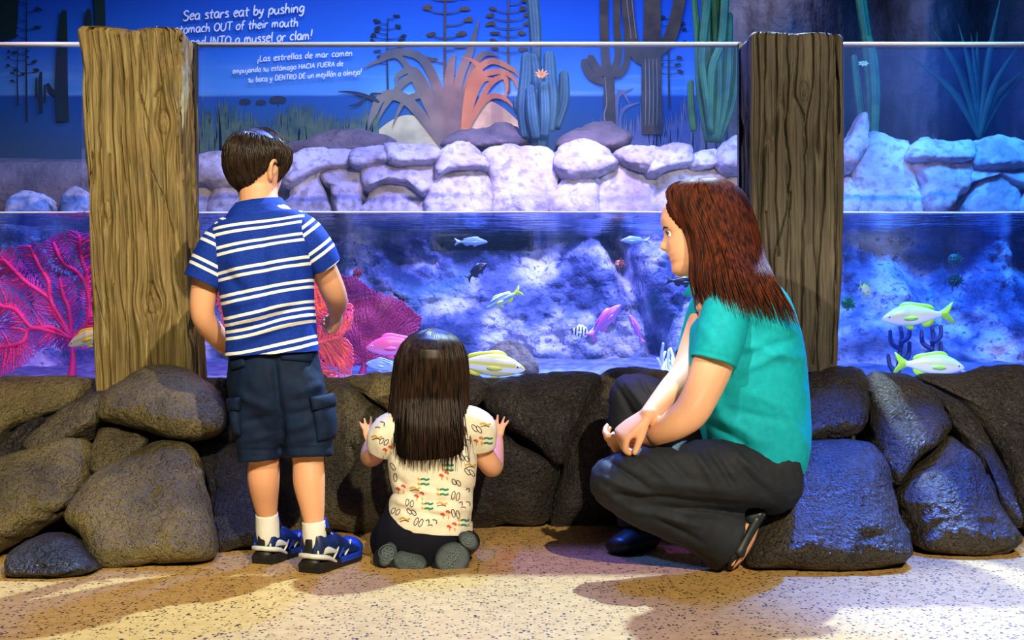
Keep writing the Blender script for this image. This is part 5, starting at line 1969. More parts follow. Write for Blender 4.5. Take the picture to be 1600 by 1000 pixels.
gs = gs - 9 * np.clip(1 - (py_ - 320) / 60, 0, 1) * np.exp(-((px_ - 425) / 60) ** 2) + 4 * vn(V * np.array([9, 9, 9])) * np.clip((py_ - 440) / 60, 0, 1)
gs = np.where((py_ < 330) | ((py_ < 350) & (V[:, 1] > 2.975)), 300, gs)
shirt = link('polo_shirt', sh, POLO, boy, {'gs': gs})
for pts, rf in (([(358, 362, 2.985, 25, 34), (345, 382, 2.98, 30, 36), (331, 410, 2.975, 31, 36), (317, 441, 2.97, 31, 34)], 0), ([(462, 352, 2.985, 25, 34), (480, 370, 2.985, 28, 35), (496, 392, 2.995, 27, 34), (509, 415, 3.01, 24, 30)], 0)):
    sm = to_mesh(limb(pts, n=48, k=12, cap=(1, 0), cuff=0.02))
    W = [P(*p[:3]) for p in pts]
    V = mverts(sm)
    ax = (W[-1] - W[0])
    ax /= np.linalg.norm(ax)
    dcf = -(V - W[-1]) @ ax * FPX / 2.95
    folds(sm, [], noise=[(.0025, (16, 16, 12))])
    slv = link('sleeve', sm, POLO, shirt, {'gs': 441 - dcf})
# collar standing round the neck and folded down
cl = []
NC = 40
for j, (rx, ry, dz, dy) in enumerate(((.056, .052, .018, 0), (.060, .056, .020, 0), (.074, .068, -.002, 0), (.088, .078, -.024, 0), (.086, .076, -.026, 0), (.064, .058, -.004, 0))):
    c0 = P(404, 326, 2.995)
    for i in range(NC):
        a = 2 * math.pi * i / NC
        # open at the front (+Y)
        cl.append(c0 + np.array([rx * math.cos(a), ry * math.sin(a) + dy, dz + 0.012 * math.cos(2 * a) * (j > 1) * 0.4 - 0.02 * max(0, math.sin(a)) + 0.008 * math.cos(a)]))
F = [f[::-1] for f in grid_faces(6, NC, True)]
F += [(5 * NC + i, 5 * NC + (i + 1) % NC, (i + 1) % NC, i) for i in range(NC)]
mk('collar', np.array(cl), F, POLOB, shirt)

# cargo shorts
SHORT = pm('navy_twill', srgb(7, 22, 48), 0.75, srgb(11, 32, 62), 30, bump=[('noise', 300, 0.25, 0.002)], spec=0.2)
STITCH = pm('navy_stitch', srgb(34, 66, 104), 0.8)
me = blob([limb([(428, 538, 3.0, 67, 54), (429, 565, 3.0, 70, 58), (431, 600, 3.0, 73, 62), (436, 640, 3.0, 64, 54), (440, 672, 3.0, 30, 40)], n=40, cap=(0, 1), sq=.85),
           limb([(404, 600, 3.0, 42, 56), (402, 645, 3.0, 39, 50), (406, 690, 3.0, 35, 44), (408, 717, 3.0, 34, 42)], n=32, cap=(1, 0), sq=.85),
           limb([(462, 600, 2.99, 44, 56), (474, 645, 2.985, 42, 50), (480, 690, 2.98, 40, 44), (481, 714, 2.975, 39.5, 43)], n=32, cap=(1, 0), sq=.85)], 0.004, 9)
folds(me, [(P(428, 560, 2.88), P(436, 640, 2.9), -.008, .008), (P(436, 640, 2.92), P(441, 715, 2.92), -.006, .012), (P(370, 615, 2.9), P(425, 640, 2.9), .005, .012), (P(380, 660, 2.9), P(425, 650, 2.9), -.004, .010), (P(450, 620, 2.88), P(505, 600, 2.9), .004, .012),
           (P(448, 650, 2.9), P(490, 640, 2.88), -.005, .009), (P(452, 672, 2.9), P(485, 660, 2.88), .005, .010), (P(380, 690, 2.92), P(425, 680, 2.9), .004, .010), (P(376, 703, 2.92), P(440, 704, 2.9), -.0025, .004), (P(442, 700, 2.9), P(520, 700, 2.9), -.0025, .004), (P(448, 690, 2.9), P(505, 680, 2.88), .003, .010)],
      noise=[(.003, (14, 14, 14)), (.0012, (40, 40, 40))])
shorts = link('cargo_shorts', me, SHORT, boy)
from mathutils.bvhtree import BVHTree


def drape_patch(me, quad, thick, nu=14, nv=14, puff=0.008, ydir=1):
    """a pocket or patch laid over a garment: quad of px corners tl,tr,br,bl"""
    bv = BVHTree.FromPolygons([v.co[:] for v in me.vertices], [p.vertices[:] for p in me.polygons])
    q = np.array(quad, float)
    out, inn = [], []
    for j in range(nv):
        for i in range(nu):
            u, v = i / (nu - 1), j / (nv - 1)
            p = (q[0] * (1 - u) + q[1] * u) * (1 - v) + (q[3] * (1 - u) + q[2] * u) * v
            a = P(p[0], p[1], 2.2)
            b = P(p[0], p[1], 3.6)
            d = (b - a) / np.linalg.norm(b - a)
            hit, nrm, idx, dist = bv.ray_cast(Vector(a), Vector(d), 2.0)
            if hit is None:
                hit, nrm, idx, dist = bv.find_nearest(Vector(P(p[0], p[1], 2.98)))
            e = min(u, 1 - u, v, 1 - v)
            h = thick + puff * math.sin(math.pi * u) ** .5 * math.sin(math.pi * v) ** .5
            hit, nrm = np.array(hit), np.array(nrm)
            out.append(hit + nrm * h)
            inn.append(hit - nrm * 0.004)
    V = np.vstack([out, inn])
    n = nu * nv
    F = grid_faces(nv, nu) + [tuple(k + n for k in f[::-1]) for f in grid_faces(nv, nu)]
    bd = [i for i in range(nu)] + [j * nu + nu - 1 for j in range(1, nv)] + [(nv - 1) * nu + i for i in range(nu - 2, -1, -1)] + [j * nu for j in range(nv - 2, 0, -1)]
    for a, b in zip(bd, bd[1:] + bd[:1]):
        F.append((b, a, a + n, b + n))
    return V, F


V, F = drape_patch(me, [(486, 632), (523, 624), (526, 684), (496, 690)], 0.006, puff=0.014)
pk = mk('cargo_pocket', V, F, SHORT, shorts)
V, F = drape_patch(me, [(482, 621), (521, 614), (523, 634), (487, 641)], 0.018, 12, 6, puff=0.006)
mk('pocket_flap', V, F, SHORT, pk)
V, F = drape_patch(me, [(362, 636), (374, 634), (378, 680), (368, 678)], 0.006, 8, 12, puff=0.012)
pk = mk('cargo_pocket', V, F, SHORT, shorts)
V, F = drape_patch(me, [(361, 622), (376, 620), (377, 640), (363, 642)], 0.014, 8, 6, puff=0.005)
mk('pocket_flap', V, F, SHORT, pk)
V, F = drape_patch(me, [(362, 566), (382, 560), (384, 572), (364, 578)], 0.006, 10, 5, puff=0.003)
mk('back_pocket_flap', V, F, SHORT, shorts)
V, F = drape_patch(me, [(436, 553), (490, 549), (486, 566), (440, 562)], 0.004, 14, 5, puff=0.003)
mk('back_pocket_flap', V, F, SHORT, shorts)

# socks and trainers
SOCK = pm('white_sock', srgb(226, 226, 220), 0.85, bump=[('noise', 260, 0.3, 0.003)], stretch=(1, 1, 0.05))
SH_UP = pm('trainer_dark_blue', srgb(16, 30, 62), 0.45, srgb(20, 52, 120), 28)
SH_TOE = pm('trainer_blue', srgb(24, 62, 190), 0.3)
SH_WH = pm('trainer_silver', srgb(206, 210, 206), 0.35)
SH_BK = pm('trainer_black_rubber', srgb(16, 18, 20), 0.55)


def trainer(parent, heel, yaw, L, sock_pts):
    so = to_mesh(limb(sock_pts, n=40, k=6, cap=(0, 1)))
    folds(so, [], noise=[(.0008, (60, 60, 20))])
    link('sock', so, SOCK, parent)
    c, s = math.cos(yaw), math.sin(yaw)

    def pl(V):
        V = np.asarray(V, float) * L * np.array([1, 1, 1.18])
        return np.stack([heel[0] + V[:, 0] * c - V[:, 1] * s, heel[1] + V[:, 0] * s + V[:, 1] * c, V[:, 2]], 1)
    # x forward 0..1, y left
    st = [(.02, .13, .00, .40), (.07, .155, .00, .44), (.18, .165, .00, .40), (.30, .165, .00, .36), (.45, .175, .0, .34), (.6, .19, .0, .27), (.75, .195, .0, .2), (.88, .17, .0, .165), (.96, .12, .0, .13), (1.0, .05, .0, .09)]
    rows = []
    n = 28
    for x, w, y0, h in spline(np.array(st), 4):
        a = np.linspace(0, 2 * math.pi, n, endpoint=False)
        zc, hz = (.075 + h) / 2, (h - .075) / 2
        taper = 1 - 0.35 * np.clip(np.sin(a), 0, 1)
        rows.append(np.stack([np.full(n, x), y0 + w * np.sign(np.cos(a)) * np.abs(np.cos(a)) ** .8 * taper, zc + hz * np.sign(np.sin(a)) * np.abs(np.sin(a)) ** .8], 1))
    V = np.vstack(rows)
    F = grid_faces(len(rows), n, True) + [list(range(n))[::-1], list(range(len(V) - n, len(V)))]
    F = [f[::-1] for f in F]
    up = mk('trainer', pl(V), F, SH_UP, parent)

    def slab(nm, z0, z1, sc, mat, x0=0.0, x1=1.0, wave=0.0):
        q = []
        xs_ = np.linspace(x0, x1, 20)
        tb = np.array(st)
        wd = np.interp(xs_, tb[:, 0], tb[:, 1]) * sc
        out = np.r_[np.c_[xs_, wd], np.c_[xs_[::-1], -wd[::-1]]]
        k = len(out)
        zt = z1 + wave * np.sin(out[:, 0] * 14)
        V = np.vstack([np.c_[out, np.full(k, z0)], np.c_[out, zt], np.c_[out[:, 0], out[:, 1] * .92, zt + .01]])
        F = [list(range(k))[::-1], list(range(2 * k, 3 * k))]
        for r in (0, 1):
            F += [(r * k + i, r * k + (i + 1) % k, (r + 1) * k + (i + 1) % k, (r + 1) * k + i) for i in range(k)]
        mk(nm, pl(V), F, mat, up, smooth=False)
    slab('outsole', 0.0, .05, 1.04, SH_BK)
    slab('midsole', .05, .085, 1.05, SH_BK, -0.01, .40, .008)
    slab('forefoot_sole', .045, .085, 1.05, SH_TOE, .40, 1.01)
    arc = [(.30, -.172, .075), (.16, -.172, .13), (.05, -.145, .155), (-.012, -.06, .165), (-.018, 0, .168), (-.012, .06, .165), (.05, .145, .155), (.16, .172, .13), (.30, .172, .075)]
    V, F = tube(arc, np.array([.014, .022, .026, .026, .026, .026, .026, .022, .014]), ref=(0, 0, 1), n=8, k=4)
    mk('silver_heel_arc', pl(V), F, SH_WH, up)
    # heel block, toe cap, side stripes, heel tab
    V, F = ball((.05, 0, .085), (.075, .12, .075), 16, 10)
    mk('heel_block', pl(V), F, SH_BK, up)
    V, F = ball((.84, 0, .12), (.17, .19, .105), 18, 12)
    mk('toe_cap', pl(V), F, SH_TOE, up)
    for sd in (-1, 1):
        for k in range(3):
            x = .24 + k * .13
            V, F = tube([(x, sd * .172, .11), (x + .08, sd * .172, .17), (x + .16, sd * .150, .23)], [(.010, .012), (.013, .012), (.008, .009)], n=8, k=4)
            mk('side_stripe', pl(V), F, SH_WH if k != 1 else SH_TOE, up)
        V, F = tube([(.02, sd * .11, .19), (.14, sd * .165, .21), (.3, sd * .175, .17)], [(.03, .012), (.034, .012), (.015, .01)], ref=(0, 0, 1), n=8, k=4)
        mk('heel_counter', pl(V), F, SH_TOE if sd > 0 else SH_WH, up)
    V, F = tube([(-.005, 0, .2), (-.006, 0, .28), (.01, 0, .34), (.03, 0, .36)], [(.05, .012), (.05, .014), (.04, .016), (.03, .012)], ref=(0, 1, 0), n=10, k=4)
    mk('heel_tab', pl(V), F, SH_BK, up)
    cr = [(.10 + .22 * (0.5 - 0.5 * math.cos(a)), .118 * math.sin(a), .425 - .07 * (0.5 - .5 * math.cos(a))) for a in np.linspace(0, 2 * math.pi, 25)]
    V, F = tube(cr, np.full(25, .026), n=8, k=2, cap=(0, 0))
    mk('padded_collar', pl(V), F, SH_BK, up)
    V, F = tube([(.36, 0, .30), (.31, 0, .40), (.26, 0, .49)], [(.075, .02), (.08, .025), (.07, .018)], ref=(0, 1, 0), n=10, k=4)
    mk('tongue', pl(V), F, SH_TOE, up)
    for k in range(4):
        x = .36 + k * .075
        z = .345 - k * .045
        V, F = tube([(x, -.08, z - .02), (x, 0, z + .012), (x, .08, z - .02)], [.011, .012, .011], n=7, k=4)
        mk('lace', pl(V), F, SH_WH, up)


hl_ = P(414, 880, floorY(880))
trainer(boy, (hl_[0] - 0.006, hl_[1] - 0.012), math.radians(71), 0.215, [(417, 803, 3.045, 17.5), (418, 818, 3.05, 18), (419, 838, 3.055, 18), (424, 856, 3.07, 17)])
hl_ = P(484, 894, floorY(894))
trainer(boy, (hl_[0], hl_[1] - 0.012), math.radians(67), 0.225, [(490, 815, 2.95, 18), (491, 830, 2.95, 18.5), (492, 848, 2.955, 18.5), (497, 866, 2.97, 17)])
# ------------------------------------------------------------------ the girl
girl = thing('person', (P(665, 890, 3.08)[0], 3.08, 0.0), 'small girl with long dark hair in a printed white top kneeling at the rocks', 'person')
HG = 0.185
RG = rot_cols((0.05, 1.0, 0.02))
oG = P(675, 573, 3.12)
YS = 3.12
parts = head_parts(oG, HG, RG, True)
parts.append(limb([(675, 600, 3.11, 24), (675, 640, 3.11, 24), (675, 660, 3.11, 40, 30)]))
parts.append(limb([(675, 655, 3.11, 44, 34), (676, 700, 3.11, 54, 40), (676, 770, 3.11, 52, 42), (668, 825, 3.10, 60, 46)]))
parts.append(limb([(632, 664, 3.11, 17), (604, 690, 3.13, 16.5), (584, 712, 3.17, 15.5), (577, 714, 3.21, 14), (577, 704, 3.26, 12.5), (579, 694, 3.31, 10)]))
parts += hand_parts(P(579, 694, 3.315), (-0.14, 0.18, 1.0), (0.1, -1, 0.15), 0.088, (8, 14, 12), 0.42, 1, thumb=(0.45, 0.85, 0.0))
parts.append(limb([(720, 664, 3.11, 17), (745, 692, 3.13, 17), (764, 724, 3.16, 17), (771, 728, 3.20, 15.5), (774, 708, 3.26, 13.5), (776, 688, 3.32, 10.5)]))
parts += hand_parts(P(776, 690, 3.325), (0.16, 0.2, 1.0), (-0.1, -1, 0.15), 0.086, (8, 14, 12), 0.45, -1, thumb=(0.45, 0.85, 0.0))
for s in (-1, 1):
    x = 662
    parts.append(limb([(x + s * 30, 838, 3.10, 34, 34), (x + s * 40, 846, 3.22, 30, 30), (x + s * 44, 850, 3.32, 26, 26), (x + s * 46, 862, 3.22, 22, 22), (x + s * 46, 866, 3.06, 19, 19)], ref=(1, 0, 0)))
body(girl, parts, 0.0030, SKIN2, (oG, HG, RG), smooth=3)
face_extras(girl, oG, HG, RG)

# printed top with puffed short sleeves
TOP = pm('cream_jersey', srgb(238, 232, 212), 0.85, srgb(226, 218, 196), 40, bump=[('noise', 380, 0.15, 0.002)], spec=0.2)
tm = to_mesh(limb([(675, 640, 3.11, 36, 30), (675, 650, 3.11, 52, 36), (675, 664, 3.11, 62, 42), (676, 690, 3.11, 67, 48), (676, 730, 3.11, 70, 52), (677, 760, 3.11, 65, 52), (677, 780, 3.105, 62, 52), (672, 800, 3.10, 66, 56), (671, 816, 3.10, 68, 58), (671, 824, 3.10, 68, 58)], n=90, k=10, cap=(0, 0), cuff=0.015, sq=0.9))
V = mverts(tm)
px_, py_ = pix(V, 3.02)
k = np.clip((py_ - 770) / 55, 0, 1)
V[:, 2] -= k * (px_ - 670) * 0.12 * M_(3.02)
set_verts(tm, V)
folds(tm, [(P(615, 780, 3.0), P(660, 800, 2.98), .006, .008), (P(612, 792, 3.0), P(700, 808, 2.98), -.006, .007), (P(620, 760, 3.0), P(690, 772, 2.98), .005, .009), (P(650, 800, 2.98), P(735, 795, 3.0), .005, .008), (P(690, 750, 2.98), P(740, 770, 3.0), -.004, .010),
           (P(610, 740, 3.0), P(650, 775, 2.98), -.004, .010), (P(660, 785, 2.98), P(735, 782, 3.0), -.005, .006), (P(720, 700, 3.0), P(742, 760, 3.02), .004, .012)], noise=[(.0022, (18, 18, 12)), (.001, (45, 45, 30))])
top = link('printed_top', tm, TOP, girl)
SLV = []
for pts in ([(638, 656, 3.11, 18, 24), (622, 664, 3.11, 27, 30), (606, 682, 3.12, 31, 32), (596, 704, 3.135, 24, 25)], [(712, 656, 3.11, 18, 24), (728, 660, 3.11, 28, 30), (744, 674, 3.12, 33, 32), (752, 699, 3.135, 25, 25)]):
    sm = to_mesh(limb(pts, n=44, k=10, cap=(1, 0), cuff=0.012))
    folds(sm, [], noise=[(.003, (22, 22, 16))])
    SLV.append(link('sleeve', sm, TOP, top))


BVS = None


def print_on(objs, name, strokes, parent, lift=0.0012):
    """one printed motif: ink strokes (px polylines, ink, width) laid onto the cloth"""
    global BVS
    if BVS is None:
        BVS = [BVHTree.FromPolygons([v.co[:] for v in o.data.vertices], [p.vertices[:] for p in o.data.polygons]) for o in objs]
    allp, mi = [], []
    for st, c, wpx in strokes:
        V, F = strip2d(st, [wpx] * len(st), 3)
        W = []
        for p in V:
            a, b = P(p[0], p[1], 2.4), P(p[0], p[1], 3.4)
            d = Vector((b - a) / np.linalg.norm(b - a))
            best = None
            for bv in BVS:
                h = bv.ray_cast(Vector(a), d, 1.2)
                if h[0] is not None and (best is None or h[3] < best[3]):
                    best = h
            if best is None:
                break
            W.append(np.array(best[0]) - np.array(d) * lift)
        if len(W) == len(V):
            allp.append((np.array(W), F))
            mi += [list(PM).index(c)] * len(F)
    if allp:
        o = mk(name, *join(allp), None, parent, smooth=False)
        for m_ in PM.values():
            o.data.materials.append(m_)
        o.data.polygons.foreach_set('material_index', mi)


def ring_st(cx, cy, rx, ry, rot):
    a = np.linspace(0, 2 * math.pi, 10)
    x, y = rx * np.cos(a), ry * np.sin(a)
    c, s = math.cos(rot), math.sin(rot)
    return [(cx + u * c - v * s, cy + u * s + v * c) for u, v in zip(x, y)]


rnd = random.Random(12)
motif_xy = [(614, 745), (662, 752), (694, 744), (713, 754), (734, 738), (648, 764), (626, 765), (692, 768), (737, 768), (640, 786), (690, 788), (712, 775), (726, 789), (655, 776), (668, 790), (618, 799), (632, 812), (654, 816), (674, 817), (696, 805), (712, 803), (725, 816), (706, 824), (643, 800),
            (745, 670), (758, 664), (748, 690), (761, 688), (592, 664), (600, 690), (588, 684), (722, 672), (727, 692), (606, 704), (700, 730), (726, 716), (735, 728), (610, 728)]
PC = {'black': (24, 24, 28), 'green': (40, 130, 96), 'red': (206, 84, 54), 'gold': (206, 160, 60)}
PM = {k: pm('print_' + k, srgb(*c), 0.8) for k, c in PC.items()}
kinds = [0, 1, 2, 3, 0, 4, 2, 1, 5, 3, 4, 0, 5, 2, 1, 3, 4, 0, 5, 2]
for i, (x, y) in enumerate(motif_xy):
    r = rnd.uniform(-.7, .7)
    kd = kinds[i % len(kinds)]
    st = []
    if kd in (0, 3):
        for dx in (-3.6, 3.6):
            st.append((ring_st(x + dx, y + dx * 0.3, 2.6, 6.4 if kd == 0 else 5, r), 'black', 1.1))
    elif kd == 1:
        for dy in (-3.8, 3.8):
            st.append(([(x - 5, y + dy + 1), (x, y + dy), (x + 4, y + dy + 1.5), (x + 9, y + dy)], 'green', 3.0))
            st.append(([(x - 9, y + dy - 1.5), (x - 8, y + dy), (x - 6, y + dy + 2)], 'gold', 3.0))
    elif kd == 2:
        for dx in (-4.5, 4):
            st.append(([(x + dx - 3, y - 3 - dx * .5), (x + dx, y - 4.5 - dx * .5), (x + dx + 3, y - 1 - dx * .5)], 'red', 3.4))
            st.append(([(x + dx, y + 1), (x + dx + 1, y + 3), (x + dx + 1, y + 6)], 'gold', 1.5))
    elif kd == 4:
        st.append(([(x - 8, y - 1), (x - 2, y - 3), (x + 3, y), (x + 9, y - 2)], 'gold', 2.6))
        st.append(([(x - 7, y + 3), (x, y + 1), (x + 7, y + 3)], 'black', 1.2))
    else:
        st.append(([(x - 9, y - 3), (x - 4, y - 5), (x - 4, y + 1)], 'black', 1.4))
        st.append(([(x + 2, y - 5), (x + 8, y - 4), (x + 8, y + 2)], 'black', 1.4))
        st.append(([(x - 6, y + 4), (x - 1, y + 3), (x + 2, y + 5)], 'red' if i % 2 else 'black', 1.2))
    print_on([top] + SLV, 'printed_motif', st, top)

# dark leggings
LEG = pm('navy_leggings', srgb(8, 11, 22), 0.8, srgb(12, 16, 30), 50, spec=0.2)
me = blob([limb([(662, 812, 3.11, 66, 50), (660, 835, 3.10, 74, 60), (660, 858, 3.10, 70, 56)], n=40, sq=.85),
           limb([(618, 842, 3.11, 40, 34), (612, 846, 3.22, 34, 32), (612, 852, 3.33, 28, 28)], ref=(1, 0, 0)),
           limb([(704, 842, 3.11, 40, 34), (706, 846, 3.22, 34, 32), (708, 852, 3.33, 28, 28)], ref=(1, 0, 0)),
           limb([(612, 868, 3.30, 22, 20), (610, 872, 3.16, 22, 20), (616, 876, 3.06, 18, 17)], ref=(1, 0, 0)),
           limb([(706, 868, 3.30, 22, 20), (708, 870, 3.16, 22, 20), (704, 872, 3.06, 18, 17)], ref=(1, 0, 0))], 0.005, 4)
folds(me, [], noise=[(.003, (14, 14, 14))])
link('leggings', me, LEG, girl)

# shoes seen from the sole: toes turned in, soles to the camera
SOLE = pm('dark_rubber_sole', srgb(52, 66, 68), 0.55, srgb(40, 52, 56), 30, bump=[('noise', 120, 0.3, 0.003)])
UPPER = pm('black_ballet_flat', srgb(18, 20, 24), 0.5)
TREAD = pm('tread_relief', srgb(84, 100, 100), 0.5)


def ballet(parent, heel, toe, Yh, Yt, rh, rt, lift, up2):
    """heel and toe in px; the sole faces the camera"""
    h, t_ = P(heel[0], heel[1], Yh), P(toe[0], toe[1], Yt)
    ax = t_ - h
    L = np.linalg.norm(ax)
    ax /= L
    nrm = np.array(up2, float)
    nrm -= ax * (nrm @ ax)
    nrm /= np.linalg.norm(nrm)          # points out of the sole
    sd = np.cross(ax, nrm)
    mh, mt = rh * M_(Yh), rt * M_(Yt)
    up = tube([h - ax * mh * 0.2 - nrm * 0.030, h + ax * L * .3 - nrm * 0.034, h + ax * L * .7 - nrm * 0.030, t_ + ax * mt * .2 - nrm * 0.020], [(mh, .030), (mh * .95, .034), (mt, .030), (mt * .8, .018)], ref=sd, n=20, k=5)
    u = mk('ballet_shoe', *up, UPPER, parent)

    def plate(nm, x0, x1, w, thick, out):
        xs_ = np.linspace(x0, x1, 13)
        ww = [w(x) for x in xs_]
        pts = [h + ax * L * x - nrm * (thick / 2 - out) for x in xs_]
        V, F = tube(pts, [(max(a, .003), thick / 2) for a in ww], ref=sd, n=16, k=1, cap=(0, 0), sq=.7)
        return mk(nm, V, F, SOLE, u)
    ell = lambda c, hw, ry: (lambda x: ry * math.sqrt(max(0.02, 1 - ((x - c) / hw) ** 2)))
    plate('heel_pad', -.17, .25, ell(.04, .22, mh), .016, .010)
    plate('forefoot_sole', .20, 1.16, ell(.70, .50, mt), .014, .004)
    fl_ = []
    for cx, r, out in ((.04, mh * .5, .0115), (.55, mt * .36, .0055), (.80, mt * .42, .0055), (1.0, mt * .28, .0055)):
        c = h + ax * L * cx + nrm * out
        for k in range(6):
            a = k * math.pi / 3
            p = c + (ax * math.cos(a) + sd * math.sin(a)) * r * .55
            ring = [p + (ax * math.cos(b) + sd * math.sin(b)) * r * .34 for b in np.linspace(0, 2 * math.pi, 9)]
            fl_.append(tube(ring, np.full(9, r * .085), ref=nrm, n=6, k=2, cap=(0, 0)))
        ring = [c + (ax * math.cos(b) + sd * math.sin(b)) * r * .2 for b in np.linspace(0, 2 * math.pi, 9)]
        fl_.append(tube(ring, np.full(9, r * .09), ref=nrm, n=6, k=2, cap=(0, 0)))
        ring = [c + (ax * math.cos(b) + sd * math.sin(b)) * r * 1.25 for b in np.linspace(0, 2 * math.pi, 19)]
        fl_.append(tube(ring, np.full(19, r * .06), ref=nrm, n=6, k=2, cap=(0, 0)))
    mk('flower_tread', *join(fl_), TREAD, u)


ballet(girl, (604, 866), (656, 883), 3.0, 2.985, 22, 20, 0, (-0.15, -0.75, 0.65))
ballet(girl, (733, 844), (696, 886), 3.02, 2.975, 18, 27, 0, (0.2, -0.85, 0.5))

# long straight hair
HAIR_G = hairmat('hair_dark_brown', srgb(18, 12, 9), srgb(58, 40, 28), 0.40)
gc = hair_cap(girl, oG, HG, RG, HAIR_G, 0.012, child=True)
prof = np.array([(513, 675, 3, 3), (516, 675, 18, 18), (524, 675, 34, 34), (538, 675, 48, 47), (560, 674, 57, 56), (590, 673, 60, 56), (620, 671, 61, 50), (640, 671, 63, 58), (665, 671, 64, 68), (690, 672, 66, 72), (720, 672, 66, 72), (742, 672, 64, 70)], float)
rng = np.random.default_rng(9)
S, N = 1500, 26
az = rng.uniform(-1, 1, S)
az = np.sign(az) * np.abs(az) ** 0.92
layer = rng.uniform(0.86, 1.0, S)
end = rng.uniform(700, 738, S) - 34 * np.abs(az) ** 3 * rng.uniform(0, 1, S)
wob, ph = rng.normal(0, 1.0, S), rng.uniform(0, 6.3, S)
cl = np.round(az * 16) / 16
paths = np.zeros((S, N, 3))
for i in range(N):
    f = (i / (N - 1)) ** 1.15
    py = 513.5 + (end - 513.5) * f
    c, hw, dp = (np.interp(py, prof[:, 0], prof[:, q]) for q in (1, 2, 3))
    a = lerp(az, cl, 0.55 * f ** 2) * math.radians(108) + 0.02 * wob * np.sin(f * 5 + ph)
    r = layer * (1 + 0.02 * np.sin(f * 7 + ph))
    x = c + hw * np.sin(a) * r
    y = 3.12 - dp * M_(3.12) * np.cos(a) * r
    paths[:, i] = np.stack([P(q, w_, e) for q, w_, e in zip(x, py, y)])
for w_i in range(0, 90):                 # loose wisps
    sgn = 1 if w_i % 3 else -1
    kk = np.linspace(0, 1, N)
    paths[w_i, :, 0] += sgn * rng.uniform(.004, .03) * np.clip(kk - .45, 0, 1) ** 1.5 * 2.4
    paths[w_i, :, 1] -= rng.uniform(.004, .02) * np.clip(kk - .3, 0, 1)
    paths[w_i, :, 0] += .004 * np.sin(kk * 9 + w_i) * kk
strands('long_locks', paths, rng.uniform(.0014, .0026, S), HAIR_G, gc)
# under-layer so that no scalp or cloth shows through
hull = limb([(675, 528, 3.13, 22, 22), (675, 536, 3.13, 36, 34), (674, 560, 3.13, 50, 46), (672, 620, 3.11, 53, 40), (671, 670, 3.07, 55, 36), (672, 706, 3.035, 52, 14)], n=28, cap=(.25, 1))
mk('hair_under_layer', *hull, pm('hair_under', srgb(14, 10, 8), 0.7, spec=0.04), gc)
# ------------------------------------------------------------------ the woman
woman = thing('person', (P(1100, 890, 3.0)[0], 3.0, 0.0), 'crouching woman with long auburn hair in a turquoise polo and charcoal trousers', 'person')
HW = 0.232
RW = rot_cols((-1.0, 0.16, -0.17), up=(0.0, 0, 1))
oW = P(1083, 360, 3.03)
parts = head_parts(oW, HW, RW)
parts.append(limb([(1098, 385, 3.04, 32), (1112, 430, 3.04, 30), (1128, 462, 3.04, 46, 50)], ref=(1, 0, 0)))
parts.append(limb([(1145, 470, 3.04, 54, 84), (1162, 540, 3.04, 70, 88), (1172, 620, 3.04, 66, 76), (1185, 700, 3.04, 62, 84)]))
# near arm
parts.append(limb([(1134, 478, 2.90, 32), (1126, 530, 2.885, 33), (1112, 575, 2.87, 32), (1094, 618, 2.855, 29), (1078, 645, 2.845, 28), (1056, 662, 2.845, 25), (1034, 674, 2.865, 20), (1012, 685, 2.905, 15)], n=22))
parts += hand_parts(P(1010, 686, 2.908), (-0.92, 0.30, -0.22), (-0.25, -0.75, -0.6), 0.160, [(38, 42, 25), (40, 45, 25), (42, 46, 25), (44, 46, 25)], 0.05, 1, thumb=(0.8, 0.3, 0.15))
# far arm resting across it
parts.append(limb([(1112, 480, 3.17, 30), (1092, 540, 3.15, 29), (1072, 585, 3.08, 25), (1050, 610, 3.00, 22), (1028, 634, 2.92, 18), (1012, 650, 2.865, 14)], n=22))
parts += hand_parts(P(1013, 648, 2.868), (-0.80, -0.12, -0.58), (-0.48, -0.42, 0.75), 0.168, [(50, 58, 35), (58, 58, 35), (64, 55, 35), (70, 50, 35)], 0.06, -1, thumb=(0.78, 0.42, -0.45), tcurl=25)
# legs inside the trousers, feet
parts.append(limb([(1195, 735, 2.98, 44), (1080, 742, 2.92, 40), (965, 755, 2.90, 30), (1040, 800, 2.92, 24), (1120, 828, 2.95, 19), (1165, 822, 2.97, 16)], n=18))
parts.append(limb([(1190, 735, 3.12, 44), (1080, 670, 3.2, 38), (985, 612, 3.26, 26), (985, 700, 3.26, 24), (998, 800, 3.24, 17), (1000, 838, 3.22, 15)], n=18))
parts.append(limb([(1172, 812, 2.97, 16, 18), (1164, 838, 2.965, 16, 20), (1150, 866, 2.96, 14, 22), (1142, 882, 2.955, 8, 20)], n=16))
parts.append(limb([(1002, 838, 3.23, 12), (998, 844, 3.22, 11, 12), (992, 846, 3.21, 9, 10)], n=14))
body(woman, parts, 0.0034, SKIN2, (oW, HW, RW), smooth=3)
face_extras(woman, oW, HW, RW)
BAND = pm('dark_wristband', srgb(40, 26, 20), 0.4)
wc, wd_ = P(1019, 680, 2.873), P(1012, 683, 2.88) - P(1034, 674, 2.86)
wd_ /= np.linalg.norm(wd_)
u_ = np.cross(wd_, (0, 1, 0))
u_ /= np.linalg.norm(u_)
v_ = np.cross(wd_, u_)
rg = [wc + (u_ * math.cos(a) + v_ * math.sin(a)) * 0.0285 for a in np.linspace(0, 2 * math.pi, 25)]
mk('wristband', *tube(rg, np.full(25, .0032), ref=tuple(wd_), n=8, k=2, cap=(0, 0)), BAND, woman)

